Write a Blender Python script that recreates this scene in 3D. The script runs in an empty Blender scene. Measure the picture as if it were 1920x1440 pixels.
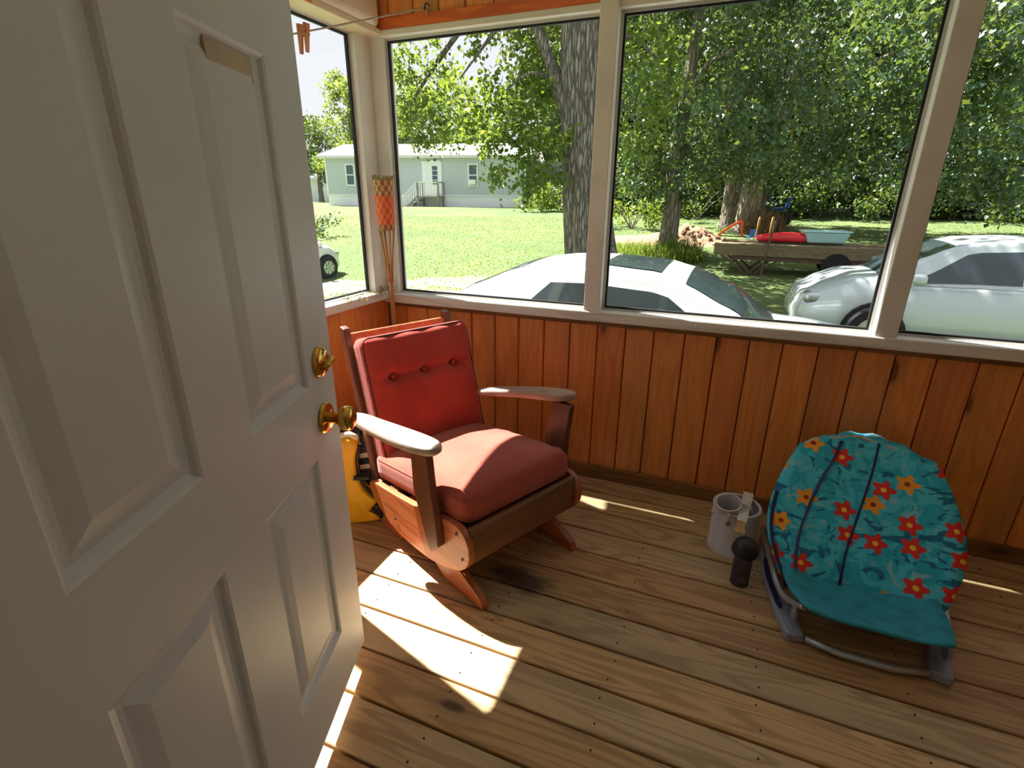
import bpy, bmesh, math, random
import numpy as np
from mathutils import Vector, Matrix, Euler
R = math.radians
PI = math.pi
random.seed(7)
sc = bpy.context.scene
COL = sc.collection

# ------------------------------------------------------------------ camera
CAM_H = 1.40
YAW, PITCH, ROLL, FPX = -0.388090725, -0.349895051, 0.00786175726, 969.99
cam_d = bpy.data.cameras.new('camera')
cam = bpy.data.objects.new('camera', cam_d)
COL.objects.link(cam)
cam_d.sensor_fit = 'HORIZONTAL'
cam_d.sensor_width = 36.0
cam_d.lens = 36.0 * FPX / 1920.0
cam_d.clip_start = 0.02
cam_d.clip_end = 400
_f = Vector((math.sin(YAW) * math.cos(PITCH), math.cos(YAW) * math.cos(PITCH), math.sin(PITCH)))
_r = Vector((math.cos(YAW), -math.sin(YAW), 0))
_u = _r.cross(_f)
_r2 = _r * math.cos(ROLL) + _u * math.sin(ROLL)
_u2 = -_r * math.sin(ROLL) + _u * math.cos(ROLL)
cam.matrix_world = Matrix(((_r2.x, _u2.x, -_f.x, 0), (_r2.y, _u2.y, -_f.y, 0), (_r2.z, _u2.z, -_f.z, CAM_H), (0, 0, 0, 1)))
sc.camera = cam

# ------------------------------------------------------------------ world, sun, exposure
SUN_DIR = Vector((0.63, -0.185, -1.0)).normalized()
SUN_E = 18.0
SKY_S = 0.84
w = bpy.data.worlds.new('world')
sc.world = w
w.use_nodes = True
nt = w.node_tree
nt.nodes.clear()
wo = nt.nodes.new('ShaderNodeOutputWorld')
bg = nt.nodes.new('ShaderNodeBackground')
tc = nt.nodes.new('ShaderNodeTexCoord')
sp = nt.nodes.new('ShaderNodeSeparateXYZ')
cr = nt.nodes.new('ShaderNodeValToRGB')
cr.color_ramp.elements[0].position = 0.0
cr.color_ramp.elements[0].color = (0.80, 0.80, 0.83, 1)
cr.color_ramp.elements[1].position = 0.8
cr.color_ramp.elements[1].color = (0.70, 0.76, 0.86, 1)
nt.links.new(tc.outputs['Generated'], sp.inputs[0])
nt.links.new(sp.outputs['Z'], cr.inputs[0])
nt.links.new(cr.outputs[0], bg.inputs['Color'])
bg.inputs['Strength'].default_value = SKY_S
nt.links.new(bg.outputs[0], wo.inputs[0])
sun_d = bpy.data.lights.new('sun', 'SUN')
sun_d.energy = SUN_E
sun_d.angle = R(0.6)
sun_d.color = (1.0, 0.965, 0.90)
sun = bpy.data.objects.new('sun', sun_d)
COL.objects.link(sun)
sun.location = (-8, 4, 14)
sun.rotation_euler = SUN_DIR.to_track_quat('-Z', 'Y').to_euler()
sc.view_settings.view_transform = 'Standard'
sc.view_settings.look = 'None'
sc.view_settings.gamma = 1.0
sc.view_settings.use_curve_mapping = False
sc.view_settings.exposure = 0.55
try:
    sc.cycles.max_bounces = 10
    sc.cycles.diffuse_bounces = 6
    sc.cycles.transparent_max_bounces = 12
    sc.cycles.use_denoising = True
except Exception:
    pass


# ------------------------------------------------------------------ material helpers
def srgb(r, g, b):
    def f(c):
        c /= 255.0
        return c / 12.92 if c <= 0.04045 else ((c + 0.055) / 1.055) ** 2.4
    return (f(r), f(g), f(b), 1.0)


class N:
    """small wrapper around a material node tree"""
    def __init__(s, name):
        s.m = bpy.data.materials.new(name)
        s.m.use_nodes = True
        s.t = s.m.node_tree
        s.t.nodes.clear()
        s.out = s.t.nodes.new('ShaderNodeOutputMaterial')

    def n(s, typ, **kw):
        nd = s.t.nodes.new('ShaderNode' + typ)
        for k, v in kw.items():
            if k.startswith('i_'):
                key = k[2:]
                key = int(key) if key.isdigit() else key.replace('_', ' ')
                s.set(nd.inputs[key], v)
            else:
                setattr(nd, k, v)
        return nd

    def set(s, sock, v):
        if isinstance(v, bpy.types.NodeSocket):
            s.t.links.new(v, sock)
        elif isinstance(v, bpy.types.Node):
            s.t.links.new(v.outputs[0], sock)
        else:
            sock.default_value = v

    def math(s, op, a, b=0.0, c=None, clamp=False):
        nd = s.n('Math', operation=op, use_clamp=clamp)
        s.set(nd.inputs[0], a)
        s.set(nd.inputs[1], b)
        if c is not None:
            s.set(nd.inputs[2], c)
        return nd.outputs[0]

    def mix(s, f, a, b, typ='MIX'):
        nd = s.n('Mix', data_type='RGBA', blend_type=typ)
        s.set(nd.inputs[0], f)
        s.set(nd.inputs[6], a)
        s.set(nd.inputs[7], b)
        return nd.outputs[2]

    def smooth(s, x, lo, hi, a=0.0, b=1.0):
        nd = s.n('MapRange', interpolation_type='SMOOTHSTEP')
        s.set(nd.inputs['Value'], x)
        nd.inputs['From Min'].default_value = lo
        nd.inputs['From Max'].default_value = hi
        nd.inputs['To Min'].default_value = a
        nd.inputs['To Max'].default_value = b
        return nd.outputs[0]

    def coords(s, kind='Object', rnd=0.0, scale=(1, 1, 1), loc=(0, 0, 0)):
        v = s.n('TexCoord').outputs[kind]
        if rnd:
            oi = s.n('ObjectInfo').outputs['Random']
            m = s.math('MULTIPLY', oi, rnd)
            cx = s.n('CombineXYZ', i_0=m, i_1=m, i_2=m)
            v = s.n('VectorMath', operation='ADD', i_0=v, i_1=cx.outputs[0]).outputs[0]
        return s.n('Mapping', i_Vector=v, i_Scale=scale, i_Location=loc).outputs[0]

    def noise(s, v, scale=1.0, detail=3.0, rough=0.55, dist=0.0):
        nd = s.n('TexNoise', i_Scale=scale, i_Detail=detail, i_Roughness=rough, i_Distortion=dist)
        if v is not None:
            s.set(nd.inputs['Vector'], v)
        return nd.outputs[0]

    def bsdf(s, color, rough=0.6, bump=None, bstr=0.2, bdist=0.01, **kw):
        b = s.n('BsdfPrincipled')
        s.set(b.inputs['Base Color'], color)
        s.set(b.inputs['Roughness'], rough)
        for k, v in kw.items():
            s.set(b.inputs[k.replace('_', ' ')], v)
        if bump is not None:
            bp = s.n('Bump', i_Strength=bstr, i_Distance=bdist)
            s.set(bp.inputs['Height'], bump)
            s.t.links.new(bp.outputs[0], b.inputs['Normal'])
        return b

    def done(s, shader):
        s.t.links.new(shader.outputs[0], s.out.inputs['Surface'])
        return s.m


def plain(name, col, rough=0.5, var=0.12, scale=8.0, bump=0.0, **kw):
    q = N(name)
    v = q.coords('Object', 13.0)
    n = q.noise(v, scale, 4.0)
    c2 = tuple(c * (1 - var * 2.2) for c in col[:3]) + (1,)
    c = q.mix(q.smooth(n, 0.35, 0.75), col, c2)
    return q.done(q.bsdf(c, rough, n if bump else None, bump, 0.004, **kw))


def wood(name, base, dark, stain, axis='X', knots=0.5, rough=0.62, ring=1.0, var=0.25, coat=0.0, fine=1.0, stain_amt=0.5, bump=0.25, lscale=1.0, spill=None, tint=None):
    q = N(name)
    lo, cr_ = 0.9 * lscale, 9.0 * lscale
    sclv = {'X': (lo, cr_, cr_), 'Y': (cr_, lo, cr_), 'Z': (cr_, cr_, lo)}[axis]
    v = q.coords('Object', 37.0, sclv)
    n1 = q.noise(v, 1.0, 2.5, 0.5, 0.35)
    # cathedral growth rings: contour lines of a stretched noise field
    rg = q.math('SINE', q.math('MULTIPLY', n1, 62.0 * ring))
    rg = q.smooth(rg, -0.3, 1.0)
    sf = {'X': (3.0, 150, 150), 'Y': (150, 3.0, 150), 'Z': (150, 150, 3.0)}[axis]
    fib = q.noise(q.coords('Object', 37.0, sf), 1.0, 3.0, 0.6)
    blot = q.noise(q.coords('Object', 51.0, tuple(0.35 * a for a in sclv)), 1.0, 3.0, 0.6)
    oi = q.n('ObjectInfo').outputs['Random']
    c = q.mix(q.math('MULTIPLY', rg, 0.5 * fine), base, dark)
    c = q.mix(q.math('MULTIPLY', q.smooth(fib, 0.45, 0.8), 0.5), c, dark)
    c = q.mix(q.math('MULTIPLY', q.smooth(blot, 0.45, 0.72), stain_amt), c, stain)
    hv = q.n('HueSaturation')
    q.set(hv.inputs['Color'], c)
    q.set(hv.inputs['Value'], q.math('MULTIPLY_ADD', oi, var * 2, 1.0 - var))
    q.set(hv.inputs['Hue'], q.math('MULTIPLY_ADD', q.math('FRACT', q.math('MULTIPLY', oi, 7.31)), 0.014, 0.493))
    c = hv.outputs[0]
    if tint:
        c = q.mix(q.math('MULTIPLY', q.smooth(q.math('FRACT', q.math('MULTIPLY', oi, 13.7)), .35, .75), 0.75), c, q.mix(1.0, c, tint, 'MULTIPLY'))
    hgt = q.math('ADD', q.math('MULTIPLY', rg, -0.4), q.math('MULTIPLY', fib, -0.6))
    if knots:
        sk = {'X': (2.6, 7, 7), 'Y': (7, 2.6, 7), 'Z': (7, 7, 2.6)}[axis]
        kv = q.coords('Object', 91.0, sk)
        vo = q.n('TexVoronoi', i_Scale=1.0, i_Randomness=1.0)
        q.set(vo.inputs['Vector'], kv)
        kn = q.smooth(vo.outputs['Distance'], 0.17, 0.09)
        sel = q.n('SeparateColor')
        q.set(sel.inputs[0], vo.outputs['Color'])
        kn = q.math('MULTIPLY', kn, q.math('GREATER_THAN', sel.outputs[0], 1.0 - knots))
        halo = q.math('MULTIPLY', q.smooth(vo.outputs['Distance'], 0.42, 0.12), q.math('GREATER_THAN', sel.outputs[0], 1.0 - knots))
        dk = tuple(a * 0.25 for a in dark[:3]) + (1,)
        c = q.mix(q.math('MULTIPLY', halo, 0.45), c, dark)
        c = q.mix(q.math('MULTIPLY', kn, 0.85), c, dk)
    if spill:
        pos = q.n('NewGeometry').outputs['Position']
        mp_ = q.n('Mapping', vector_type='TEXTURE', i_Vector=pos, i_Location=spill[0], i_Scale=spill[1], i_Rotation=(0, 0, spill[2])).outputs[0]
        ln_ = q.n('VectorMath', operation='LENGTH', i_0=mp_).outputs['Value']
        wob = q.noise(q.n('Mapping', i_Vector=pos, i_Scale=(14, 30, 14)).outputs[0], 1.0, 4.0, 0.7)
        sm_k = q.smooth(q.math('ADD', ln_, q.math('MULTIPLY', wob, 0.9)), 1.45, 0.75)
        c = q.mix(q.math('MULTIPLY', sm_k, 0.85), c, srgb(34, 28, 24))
    return q.done(q.bsdf(c, rough, hgt, bump, 0.002, Coat_Weight=coat, Coat_Roughness=0.25))


def leafmat(name, c1, c2, c3, gloss=0.35, trans=0.45):
    q = N(name)
    g = q.n('NewGeometry').outputs['Random Per Island']
    cr = q.n('ValToRGB')
    cr.color_ramp.elements[0].color = c1
    cr.color_ramp.elements[1].color = c3
    e = cr.color_ramp.elements.new(0.5)
    e.color = c2
    q.set(cr.inputs[0], g)
    b = q.bsdf(cr.outputs[0], 0.38, Specular_IOR_Level=gloss)
    t = q.n('BsdfTranslucent')
    tcol = q.mix(0.5, cr.outputs[0], (0.45, 0.55, 0.06, 1))
    q.set(t.inputs[0], tcol)
    ms = q.n('MixShader', i_0=trans)
    q.t.links.new(b.outputs[0], ms.inputs[1])
    q.t.links.new(t.outputs[0], ms.inputs[2])
    return q.done(ms)


# ------------------------------------------------------------------ mesh helpers
class MB:
    def __init__(s):
        s.v, s.f = [], []

    def add(s, vs, fs, M=None):
        o = len(s.v)
        for p in vs:
            p = Vector(p)
            s.v.append(tuple(M @ p) if M else tuple(p))
        s.f += [tuple(i + o for i in f) for f in fs]
        return s

    def box(s, a, b, M=None):
        (x0, y0, z0), (x1, y1, z1) = a, b
        return s.add([(x0, y0, z0), (x1, y0, z0), (x1, y1, z0), (x0, y1, z0), (x0, y0, z1), (x1, y0, z1), (x1, y1, z1), (x0, y1, z1)],
                     [(0, 3, 2, 1), (4, 5, 6, 7), (0, 1, 5, 4), (1, 2, 6, 5), (2, 3, 7, 6), (3, 0, 4, 7)], M)

    def prism(s, poly, axis, a, b, M=None):
        """poly 2-D outline extruded along axis from a to b; the outline is (other axes in xyz order)"""
        n = len(poly)
        def P(p, t):
            return {'x': (t, p[0], p[1]), 'y': (p[0], t, p[1]), 'z': (p[0], p[1], t)}[axis]
        vs = [P(p, a) for p in poly] + [P(p, b) for p in poly]
        fs = [tuple(range(n))[::-1], tuple(range(n, 2 * n))] + [(i, (i + 1) % n, n + (i + 1) % n, n + i) for i in range(n)]
        return s.add(vs, fs, M)

    def tube(s, pts, r, seg=8, cap=True, M=None, flat=1.0):
        pts = [Vector(p) for p in pts]
        n = len(pts)
        rs = r if isinstance(r, (list, tuple)) else [r] * n
        vs, fs = [], []
        up = None
        for i, p in enumerate(pts):
            t = (pts[min(i + 1, n - 1)] - pts[max(i - 1, 0)]).normalized()
            if up is None:
                up = t.orthogonal().normalized()
            up = (up - t * up.dot(t))
            up = up.normalized() if up.length > 1e-6 else t.orthogonal().normalized()
            sd = t.cross(up)
            for k in range(seg):
                a = 2 * PI * k / seg
                vs.append(p + (up * math.cos(a) + sd * math.sin(a) * flat) * rs[i])
        for i in range(n - 1):
            for k in range(seg):
                k2 = (k + 1) % seg
                fs.append((i * seg + k, i * seg + k2, (i + 1) * seg + k2, (i + 1) * seg + k))
        if cap:
            fs.append(tuple(range(seg))[::-1])
            fs.append(tuple(range((n - 1) * seg, n * seg)))
        return s.add(vs, fs, M)

    def lathe(s, prof, seg=24, M=None, close=True):
        vs, fs = [], []
        n = len(prof)
        for r, z in prof:
            for k in range(seg):
                a = 2 * PI * k / seg
                vs.append((r * math.cos(a), r * math.sin(a), z))
        for i in range(n - 1):
            for k in range(seg):
                k2 = (k + 1) % seg
                fs.append((i * seg + k, i * seg + k2, (i + 1) * seg + k2, (i + 1) * seg + k))
        if close:
            fs.append(tuple(range(seg))[::-1])
            fs.append(tuple(range((n - 1) * seg, n * seg)))
        return s.add(vs, fs, M)

    def ball(s, c, r, M=None, u=12, v=8):
        r = r if isinstance(r, (tuple, list)) else (r, r, r)
        vs = [(c[0], c[1], c[2] + r[2])]
        fs = []
        for i in range(1, v):
            t = PI * i / v
            for k in range(u):
                a = 2 * PI * k / u
                vs.append((c[0] + r[0] * math.sin(t) * math.cos(a), c[1] + r[1] * math.sin(t) * math.sin(a), c[2] + r[2] * math.cos(t)))
        vs.append((c[0], c[1], c[2] - r[2]))
        for k in range(u):
            fs.append((0, 1 + k, 1 + (k + 1) % u))
        for i in range(v - 2):
            for k in range(u):
                a, b = 1 + i * u + k, 1 + i * u + (k + 1) % u
                fs.append((a, a + u, b + u, b))
        L = len(vs) - 1
        for k in range(u):
            fs.append((L, 1 + (v - 2) * u + (k + 1) % u, 1 + (v - 2) * u + k))
        return s.add(vs, fs, M)

    def build(s, name, mat, parent=None, bevel=0.0, smooth=None, kind=None, seg=2, loc=None, rot=None, sub=0):
        me = bpy.data.meshes.new(name)
        me.from_pydata(s.v, [], s.f)
        bm = bmesh.new()
        bm.from_mesh(me)
        bmesh.ops.recalc_face_normals(bm, faces=bm.faces)
        bm.to_mesh(me)
        bm.free()
        me.materials.append(mat)
        o = bpy.data.objects.new(name, me)
        COL.objects.link(o)
        if parent:
            o.parent = parent
        if loc is not None:
            o.location = loc
        if rot is not None:
            o.rotation_euler = rot
        if sub:
            md = o.modifiers.new('subdivision', 'SUBSURF')
            md.levels = md.render_levels = sub
        if bevel:
            md = o.modifiers.new('bevel', 'BEVEL')
            md.width = bevel
            md.segments = seg
            md.limit_method = 'ANGLE'
            md.angle_limit = R(40)
        if smooth is not None or sub:
            me.polygons.foreach_set('use_smooth', [True] * len(me.polygons))
            if smooth is not None and smooth < 179:
                me.set_sharp_from_angle(angle=R(smooth))
        if kind:
            o['kind'] = kind
        return o


def np_mesh(name, verts, quads, mat, parent=None, kind=None, smooth=False):
    me = bpy.data.meshes.new(name)
    nv, nf = len(verts), len(quads)
    me.vertices.add(nv)
    me.vertices.foreach_set('co', np.asarray(verts, dtype=np.float32).ravel())
    me.loops.add(nf * 4)
    me.loops.foreach_set('vertex_index', np.asarray(quads, dtype=np.int32).ravel())
    me.polygons.add(nf)
    me.polygons.foreach_set('loop_start', np.arange(0, nf * 4, 4, dtype=np.int32))
    me.update(calc_edges=True)
    if smooth:
        me.polygons.foreach_set('use_smooth', [True] * nf)
    me.materials.append(mat)
    o = bpy.data.objects.new(name, me)
    COL.objects.link(o)
    if parent:
        o.parent = parent
    if kind:
        o['kind'] = kind
    return o


def thing(name, label, cat, loc=(0, 0, 0), rz=0.0, group=None):
    o = bpy.data.objects.new(name, None)
    COL.objects.link(o)
    o.empty_display_size = 0.1
    o.location = loc
    o.rotation_euler = (0, 0, rz)
    o['label'] = label
    o['category'] = cat
    if group:
        o['group'] = group
    return o


def tag(o, label, cat, group=None):
    o['label'] = label
    o['category'] = cat
    if group:
        o['group'] = group
    return o


def struct(o):
    o['kind'] = 'structure'
    return o


def T(x, y, z):
    return Matrix.Translation((x, y, z))


def chaikin(poly, it=1):
    for _ in range(it):
        q = []
        for i in range(len(poly)):
            a, b = Vector(poly[i]), Vector(poly[(i + 1) % len(poly)])
            q += [tuple(a * .75 + b * .25), tuple(a * .25 + b * .75)]
        poly = q
    return poly


def rbox(half, r, n=14, dome=(0, 0), fn=None):
    """rounded pillow block; dome = (top, bottom) bulge; returns MB"""
    bm = bmesh.new()
    bmesh.ops.create_cube(bm, size=2.0)
    bmesh.ops.subdivide_edges(bm, edges=bm.edges[:], cuts=n, use_grid_fill=True)
    hx, hy, hz = half
    m = MB()
    idx = {}
    vs = []
    for i, v in enumerate(bm.verts):
        idx[v] = i
        p = v.co.copy()
        q = Vector((p.x * hx, p.y * hy, p.z * hz))
        inner = Vector((max(-hx + r, min(hx - r, q.x)), max(-hy + r, min(hy - r, q.y)), max(-hz + r, min(hz - r, q.z))))
        d = q - inner
        if d.length > 1e-7:
            q = inner + d.normalized() * r
        k = max(0.0, 1 - p.x ** 2) * max(0.0, 1 - p.y ** 2)
        q.z += (dome[0] * max(0.0, p.z) - dome[1] * max(0.0, -p.z)) * k
        if fn:
            q = fn(q, p)
        vs.append(tuple(q))
    fs = [tuple(idx[v] for v in f.verts) for f in bm.faces]
    bm.free()
    return m.add(vs, fs)


# ------------------------------------------------------------------ materials
M = {}
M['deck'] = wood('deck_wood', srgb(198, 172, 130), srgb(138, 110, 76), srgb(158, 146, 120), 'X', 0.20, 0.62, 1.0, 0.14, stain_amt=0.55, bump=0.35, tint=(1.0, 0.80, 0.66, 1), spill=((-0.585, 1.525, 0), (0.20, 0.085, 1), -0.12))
M['joist'] = plain('joist_wood', srgb(60, 45, 30), 0.8)
M['plank'] = wood('stained_pine', srgb(232, 146, 76), srgb(186, 102, 50), srgb(164, 126, 76), 'Z', 0.45, 0.42, 0.8, 0.09, coat=0.12, stain_amt=0.6, fine=0.65)
M['plank_h'] = wood('stained_pine_rail', srgb(228, 124, 48), srgb(176, 82, 30), srgb(150, 100, 50), 'X', 0.15, 0.45, 0.8, 0.06, coat=0.15)
M['base'] = wood('bare_pine_base', srgb(150, 100, 55), srgb(100, 62, 32), srgb(92, 74, 50), 'X', 0.3, 0.6, 0.8, 0.1)
M['white'] = plain('white_paint', srgb(226, 222, 214), 0.5, 0.06, 5.0, 0.05)
M['sill'] = wood('white_sill_paint', srgb(228, 224, 215), srgb(190, 182, 168), srgb(168, 150, 122), 'X', 0, 0.5, 0.5, 0.04, stain_amt=0.4)
M['sill_y'] = wood('white_sill_paint_side', srgb(230, 226, 218), srgb(196, 188, 176), srgb(176, 160, 135), 'Y', 0, 0.5, 0.5, 0.04, stain_amt=0.3)
M['beam'] = plain('cream_beam_paint', srgb(226, 206, 178), 0.5, 0.05, 3.0)
M['door'] = plain('door_paint', srgb(214, 219, 222), 0.42, 0.03, 3.0, 0.03)
M['brass'] = plain('polished_brass', srgb(225, 178, 92), 0.16, 0.06, 10.0, Metallic=1.0)
M['dark_metal'] = plain('dark_metal', srgb(45, 42, 40), 0.5, 0.1, Metallic=0.6)
M['alu'] = plain('aluminium_strip', srgb(205, 206, 208), 0.35, 0.05, Metallic=0.9)
M['gasket'] = plain('black_gasket', srgb(28, 28, 28), 0.7)
M['chair_wood'] = wood('chair_maple_stain', srgb(176, 96, 58), srgb(130, 62, 36), srgb(120, 66, 42), 'X', 0.0, 0.42, 0.6, 0.06, coat=0.2, stain_amt=0.3)
M['chair_wood_shaded'] = wood('chair_maple_shaded_upright', srgb(112, 66, 46), srgb(78, 44, 30), srgb(76, 52, 40), 'Z', 0.0, 0.45, 0.6, 0.06, coat=0.2, stain_amt=0.4)  # upright maple, colour darkened to stand in for shade on the arm supports
M['chair_dark'] = wood('chair_worn_dark', srgb(128, 82, 52), srgb(80, 50, 32), srgb(92, 70, 50), 'Y', 0.0, 0.55, 0.7, 0.06, stain_amt=0.5)
M['arm'] = wood('arm_worn_wood', srgb(178, 158, 142), srgb(140, 116, 100), srgb(150, 140, 134), 'X', 0.0, 0.4, 0.6, 0.04, coat=0.25, stain_amt=0.5)
M['bamboo'] = wood('bamboo', srgb(196, 142, 86), srgb(150, 98, 52), srgb(160, 120, 80), 'Z', 0, 0.45, 0.5, 0.12)
M['tin'] = plain('painted_tin', srgb(206, 206, 216), 0.38, 0.08, 6.0)
M['tin_in'] = plain('paint_residue', srgb(150, 138, 128), 0.6, 0.25, 30.0)
M['wire'] = plain('steel_wire', srgb(180, 178, 174), 0.3, 0.05, Metallic=1.0)
M['black'] = plain('black_plastic', srgb(34, 32, 34), 0.45, 0.1)
M['grey_plastic'] = plain('grey_plastic', srgb(150, 156, 176), 0.45, 0.05)
M['navy'] = plain('navy_plastic', srgb(38, 46, 104), 0.5, 0.08)
M['tube'] = plain('silver_tube', srgb(176, 184, 192), 0.32, 0.04, Metallic=0.5)
M['teal'] = plain('teal_fabric', srgb(40, 150, 172), 0.8, 0.15, 20.0)
M['yellow'] = plain('yellow_nylon', srgb(244, 178, 22), 0.5, 0.08, 12.0, 0.15)
M['cream'] = plain('cream_trim', srgb(236, 226, 200), 0.6)
M['rope'] = plain('cotton_cord', srgb(190, 176, 156), 0.8)
M['peg'] = wood('peg_wood', srgb(190, 120, 80), srgb(150, 80, 50), srgb(160, 90, 60), 'Z', 0, 0.6)
M['straw'] = plain('dry_moss', srgb(150, 138, 78), 0.9, 0.3, 30)
M['card'] = plain('brown_cardboard', srgb(128, 92, 66), 0.8, 0.15, 5)
M['gravel'] = plain('gravel', srgb(205, 198, 188), 0.9, 0.12, 30.0, 0.4)


def fabric(name, c1, c2, scale=420.0, sheen=0.2):
    q = N(name)
    v = q.coords('Object', 0.0)
    wv = q.math('MULTIPLY', q.math('SINE', q.math('MULTIPLY', q.n('SeparateXYZ', i_0=v).outputs[0], scale)),
                q.math('SINE', q.math('MULTIPLY', q.n('SeparateXYZ', i_0=v).outputs[1], scale)))
    sl = q.noise(q.coords('Object', 0.0, (12, 160, 160)), 1.0, 3.0)
    bl = q.noise(v, 5.0, 4.0)
    c = q.mix(q.smooth(bl, 0.35, 0.7), c1, c2)
    c = q.mix(q.math('MULTIPLY', q.smooth(sl, 0.45, 0.75), 0.25), c, tuple(a * 0.6 for a in c2[:3]) + (1,))
    h = q.math('ADD', q.math('MULTIPLY', wv, 0.5), sl)
    return q.done(q.bsdf(c, 0.85, h, 0.3, 0.0015, Sheen_Weight=sheen, Sheen_Roughness=0.5))


M['red_seat'] = fabric('faded_red_canvas', srgb(172, 78, 58), srgb(156, 64, 48))
M['red_back'] = fabric('red_canvas', srgb(182, 56, 38), srgb(164, 44, 32))
M['red_dark'] = fabric('dark_red_piping', srgb(96, 34, 28), srgb(80, 26, 22))
M['red_pale'] = fabric('pale_red_piping', srgb(206, 150, 128), srgb(192, 126, 104))  # paler red for the rear piping of the back cushion


def glassmat():
    q = N('window_glass')
    tr = q.n('BsdfTransparent', i_Color=(0.97, 0.98, 0.975, 1))
    gl = q.n('BsdfGlossy', i_Color=(1, 1, 1, 1), i_Roughness=0.02)
    sm = q.noise(q.coords('Object', 3.0, (1.5, 1.5, 1.5)), 2.0, 4.0)
    fr = q.n('LayerWeight', i_Blend=0.12).outputs['Fresnel']
    fac = q.math('ADD', q.math('MULTIPLY', fr, 0.45), q.math('MULTIPLY', q.smooth(sm, 0.5, 0.8), 0.015), clamp=True)
    ms = q.n('MixShader')
    q.set(ms.inputs[0], fac)
    q.t.links.new(tr.outputs[0], ms.inputs[1])
    q.t.links.new(gl.outputs[0], ms.inputs[2])
    return q.done(ms)


M['glass'] = glassmat()

# =================================================================== GROUND
def gz(x, y):
    d = math.hypot(x, y)
    t = min(1.0, max(0.0, (d - 5.5) / 27.0))
    return -0.55 + 1.25 * (t * t * (3 - 2 * t) * 0.45 + t * 0.55) - 0.42 * math.exp(-((x + 10.2) ** 2 + (y - 10.2) ** 2) / 11.0) + 0.03 * math.sin(x * 0.5) * math.cos(y * 0.37) * min(1, d / 10)


def at(az, d, dz=0.0):
    a = R(az)
    x, y = d * math.sin(a), d * math.cos(a)
    return Vector((x, y, gz(x, y) + dz))


q = N('lawn')
g = q.n('NewGeometry').outputs['Position']
n1 = q.noise(g, 0.35, 4.0)
n2 = q.noise(g, 2.6, 5.0, 0.65)
n3 = q.noise(q.n('Mapping', i_Vector=g, i_Scale=(22, 9, 9)).outputs[0], 3.0, 3.0)
c = q.mix(q.smooth(n1, 0.35, 0.65), srgb(78, 98, 50), srgb(96, 110, 60))
c = q.mix(q.math('MULTIPLY', q.smooth(n2, 0.4, 0.75), 0.55), c, srgb(66, 86, 40))
c = q.mix(q.math('MULTIPLY', q.smooth(n3, 0.45, 0.8), 0.35), c, srgb(116, 122, 74))
sx = q.n('SeparateXYZ', i_0=g)
# gravel drive along the near edge of the lawn, worn bare earth under the trees
ed = q.noise(g, 0.6, 5.0, 0.65)
yy = q.math('ADD', q.math('ADD', sx.outputs[1], q.math('MULTIPLY', sx.outputs[0], 0.25)), q.math('MULTIPLY', ed, 3.2))
y2_ = q.math('ADD', q.math('ADD', sx.outputs[1], q.math('MULTIPLY', sx.outputs[0], -0.12)), q.math('MULTIPLY', ed, 2.2))
dr = q.math('MULTIPLY', q.math('MULTIPLY', q.smooth(y2_, 12.6, 11.8), q.smooth(y2_, 9.6, 10.3)), q.smooth(sx.outputs[0], -2.6, -4.2))
br = q.noise(g, 1.1, 4.0, 0.7)
dr = q.math('MULTIPLY', dr, q.smooth(br, 0.36, 0.5))
gn = q.noise(g, 40.0, 3.0)
c = q.mix(dr, c, q.mix(gn, srgb(128, 120, 112), srgb(168, 160, 150)))
ba = q.math('MULTIPLY', q.smooth(sx.outputs[0], -1.5, 1.0), q.smooth(yy, 15.0, 11.0))
ba = q.math('MULTIPLY', ba, q.smooth(br, 0.5, 0.62))
c = q.mix(q.math('MULTIPLY', ba, 0.75), c, srgb(92, 74, 56))
M['lawn'] = q.done(q.bsdf(c, 0.9, q.math('ADD', n3, n2), 0.6, 0.05))

xs = np.concatenate([np.arange(-70, -24, 4.0), np.arange(-24, 24, 0.8), np.arange(24, 71, 4.0)])
ys = np.concatenate([np.arange(-30, -4, 4.0), np.arange(-4, 40, 0.8), np.arange(40, 101, 4.0)])
vs = [(x, y, gz(x, y)) for y in ys for x in xs]
nx = len(xs)
qs = [(j * nx + i, j * nx + i + 1, (j + 1) * nx + i + 1, (j + 1) * nx + i) for j in range(len(ys) - 1) for i in range(nx - 1)]
ground = struct(np_mesh('ground', vs, qs, M['lawn'], smooth=True))

# =================================================================== PORCH SHELL
XL, XR, YB, YH = -1.73, 2.20, 2.40, 0.10         # inner faces: left wall, right wall, back wall, house wall
ZT = 2.42
# floor: subfloor + boards
floor = struct(MB().box((XL - 0.05, YH - 0.2, -0.10), (XR + 0.05, YB + 0.09, -0.045)).build('floor', M['joist']))
gaps = [2.415, 2.262, 2.090, 1.9377, 1.7850, 1.6325, 1.4800, 1.3270, 1.1760, 1.0250, 0.8740, 0.7220, 0.5700, 0.4180, 0.2660, 0.1140, -0.04]
bxl = XR - XL
for i in range(len(gaps) - 1):
    y1, y0 = gaps[i], gaps[i + 1]
    h = (y1 - y0) / 2 - 0.0042
    b = MB().box((-bxl / 2, -h, -0.038), (bxl / 2, h, 0.0))
    b.build('floor_board', M['deck'], floor, bevel=0.005, loc=((XL + XR) / 2, (y0 + y1) / 2, random.uniform(-0.0012, 0.0005)))
ns = MB()
for i in range(len(gaps) - 1):
    for xj in (-1.45, -1.03, -0.60, -0.17, 0.255, 0.68, 1.11, 1.53, 1.95):
        for k in (0.25, 0.75):
            y = gaps[i + 1] + (gaps[i] - gaps[i + 1]) * k + random.uniform(-.008, .008)
            ns.lathe([(0.0032, -0.002), (0.0032, 0.0006), (0.0015, 0.0008)], 8, T(xj + random.uniform(-.008, .008), y, 0))
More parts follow.
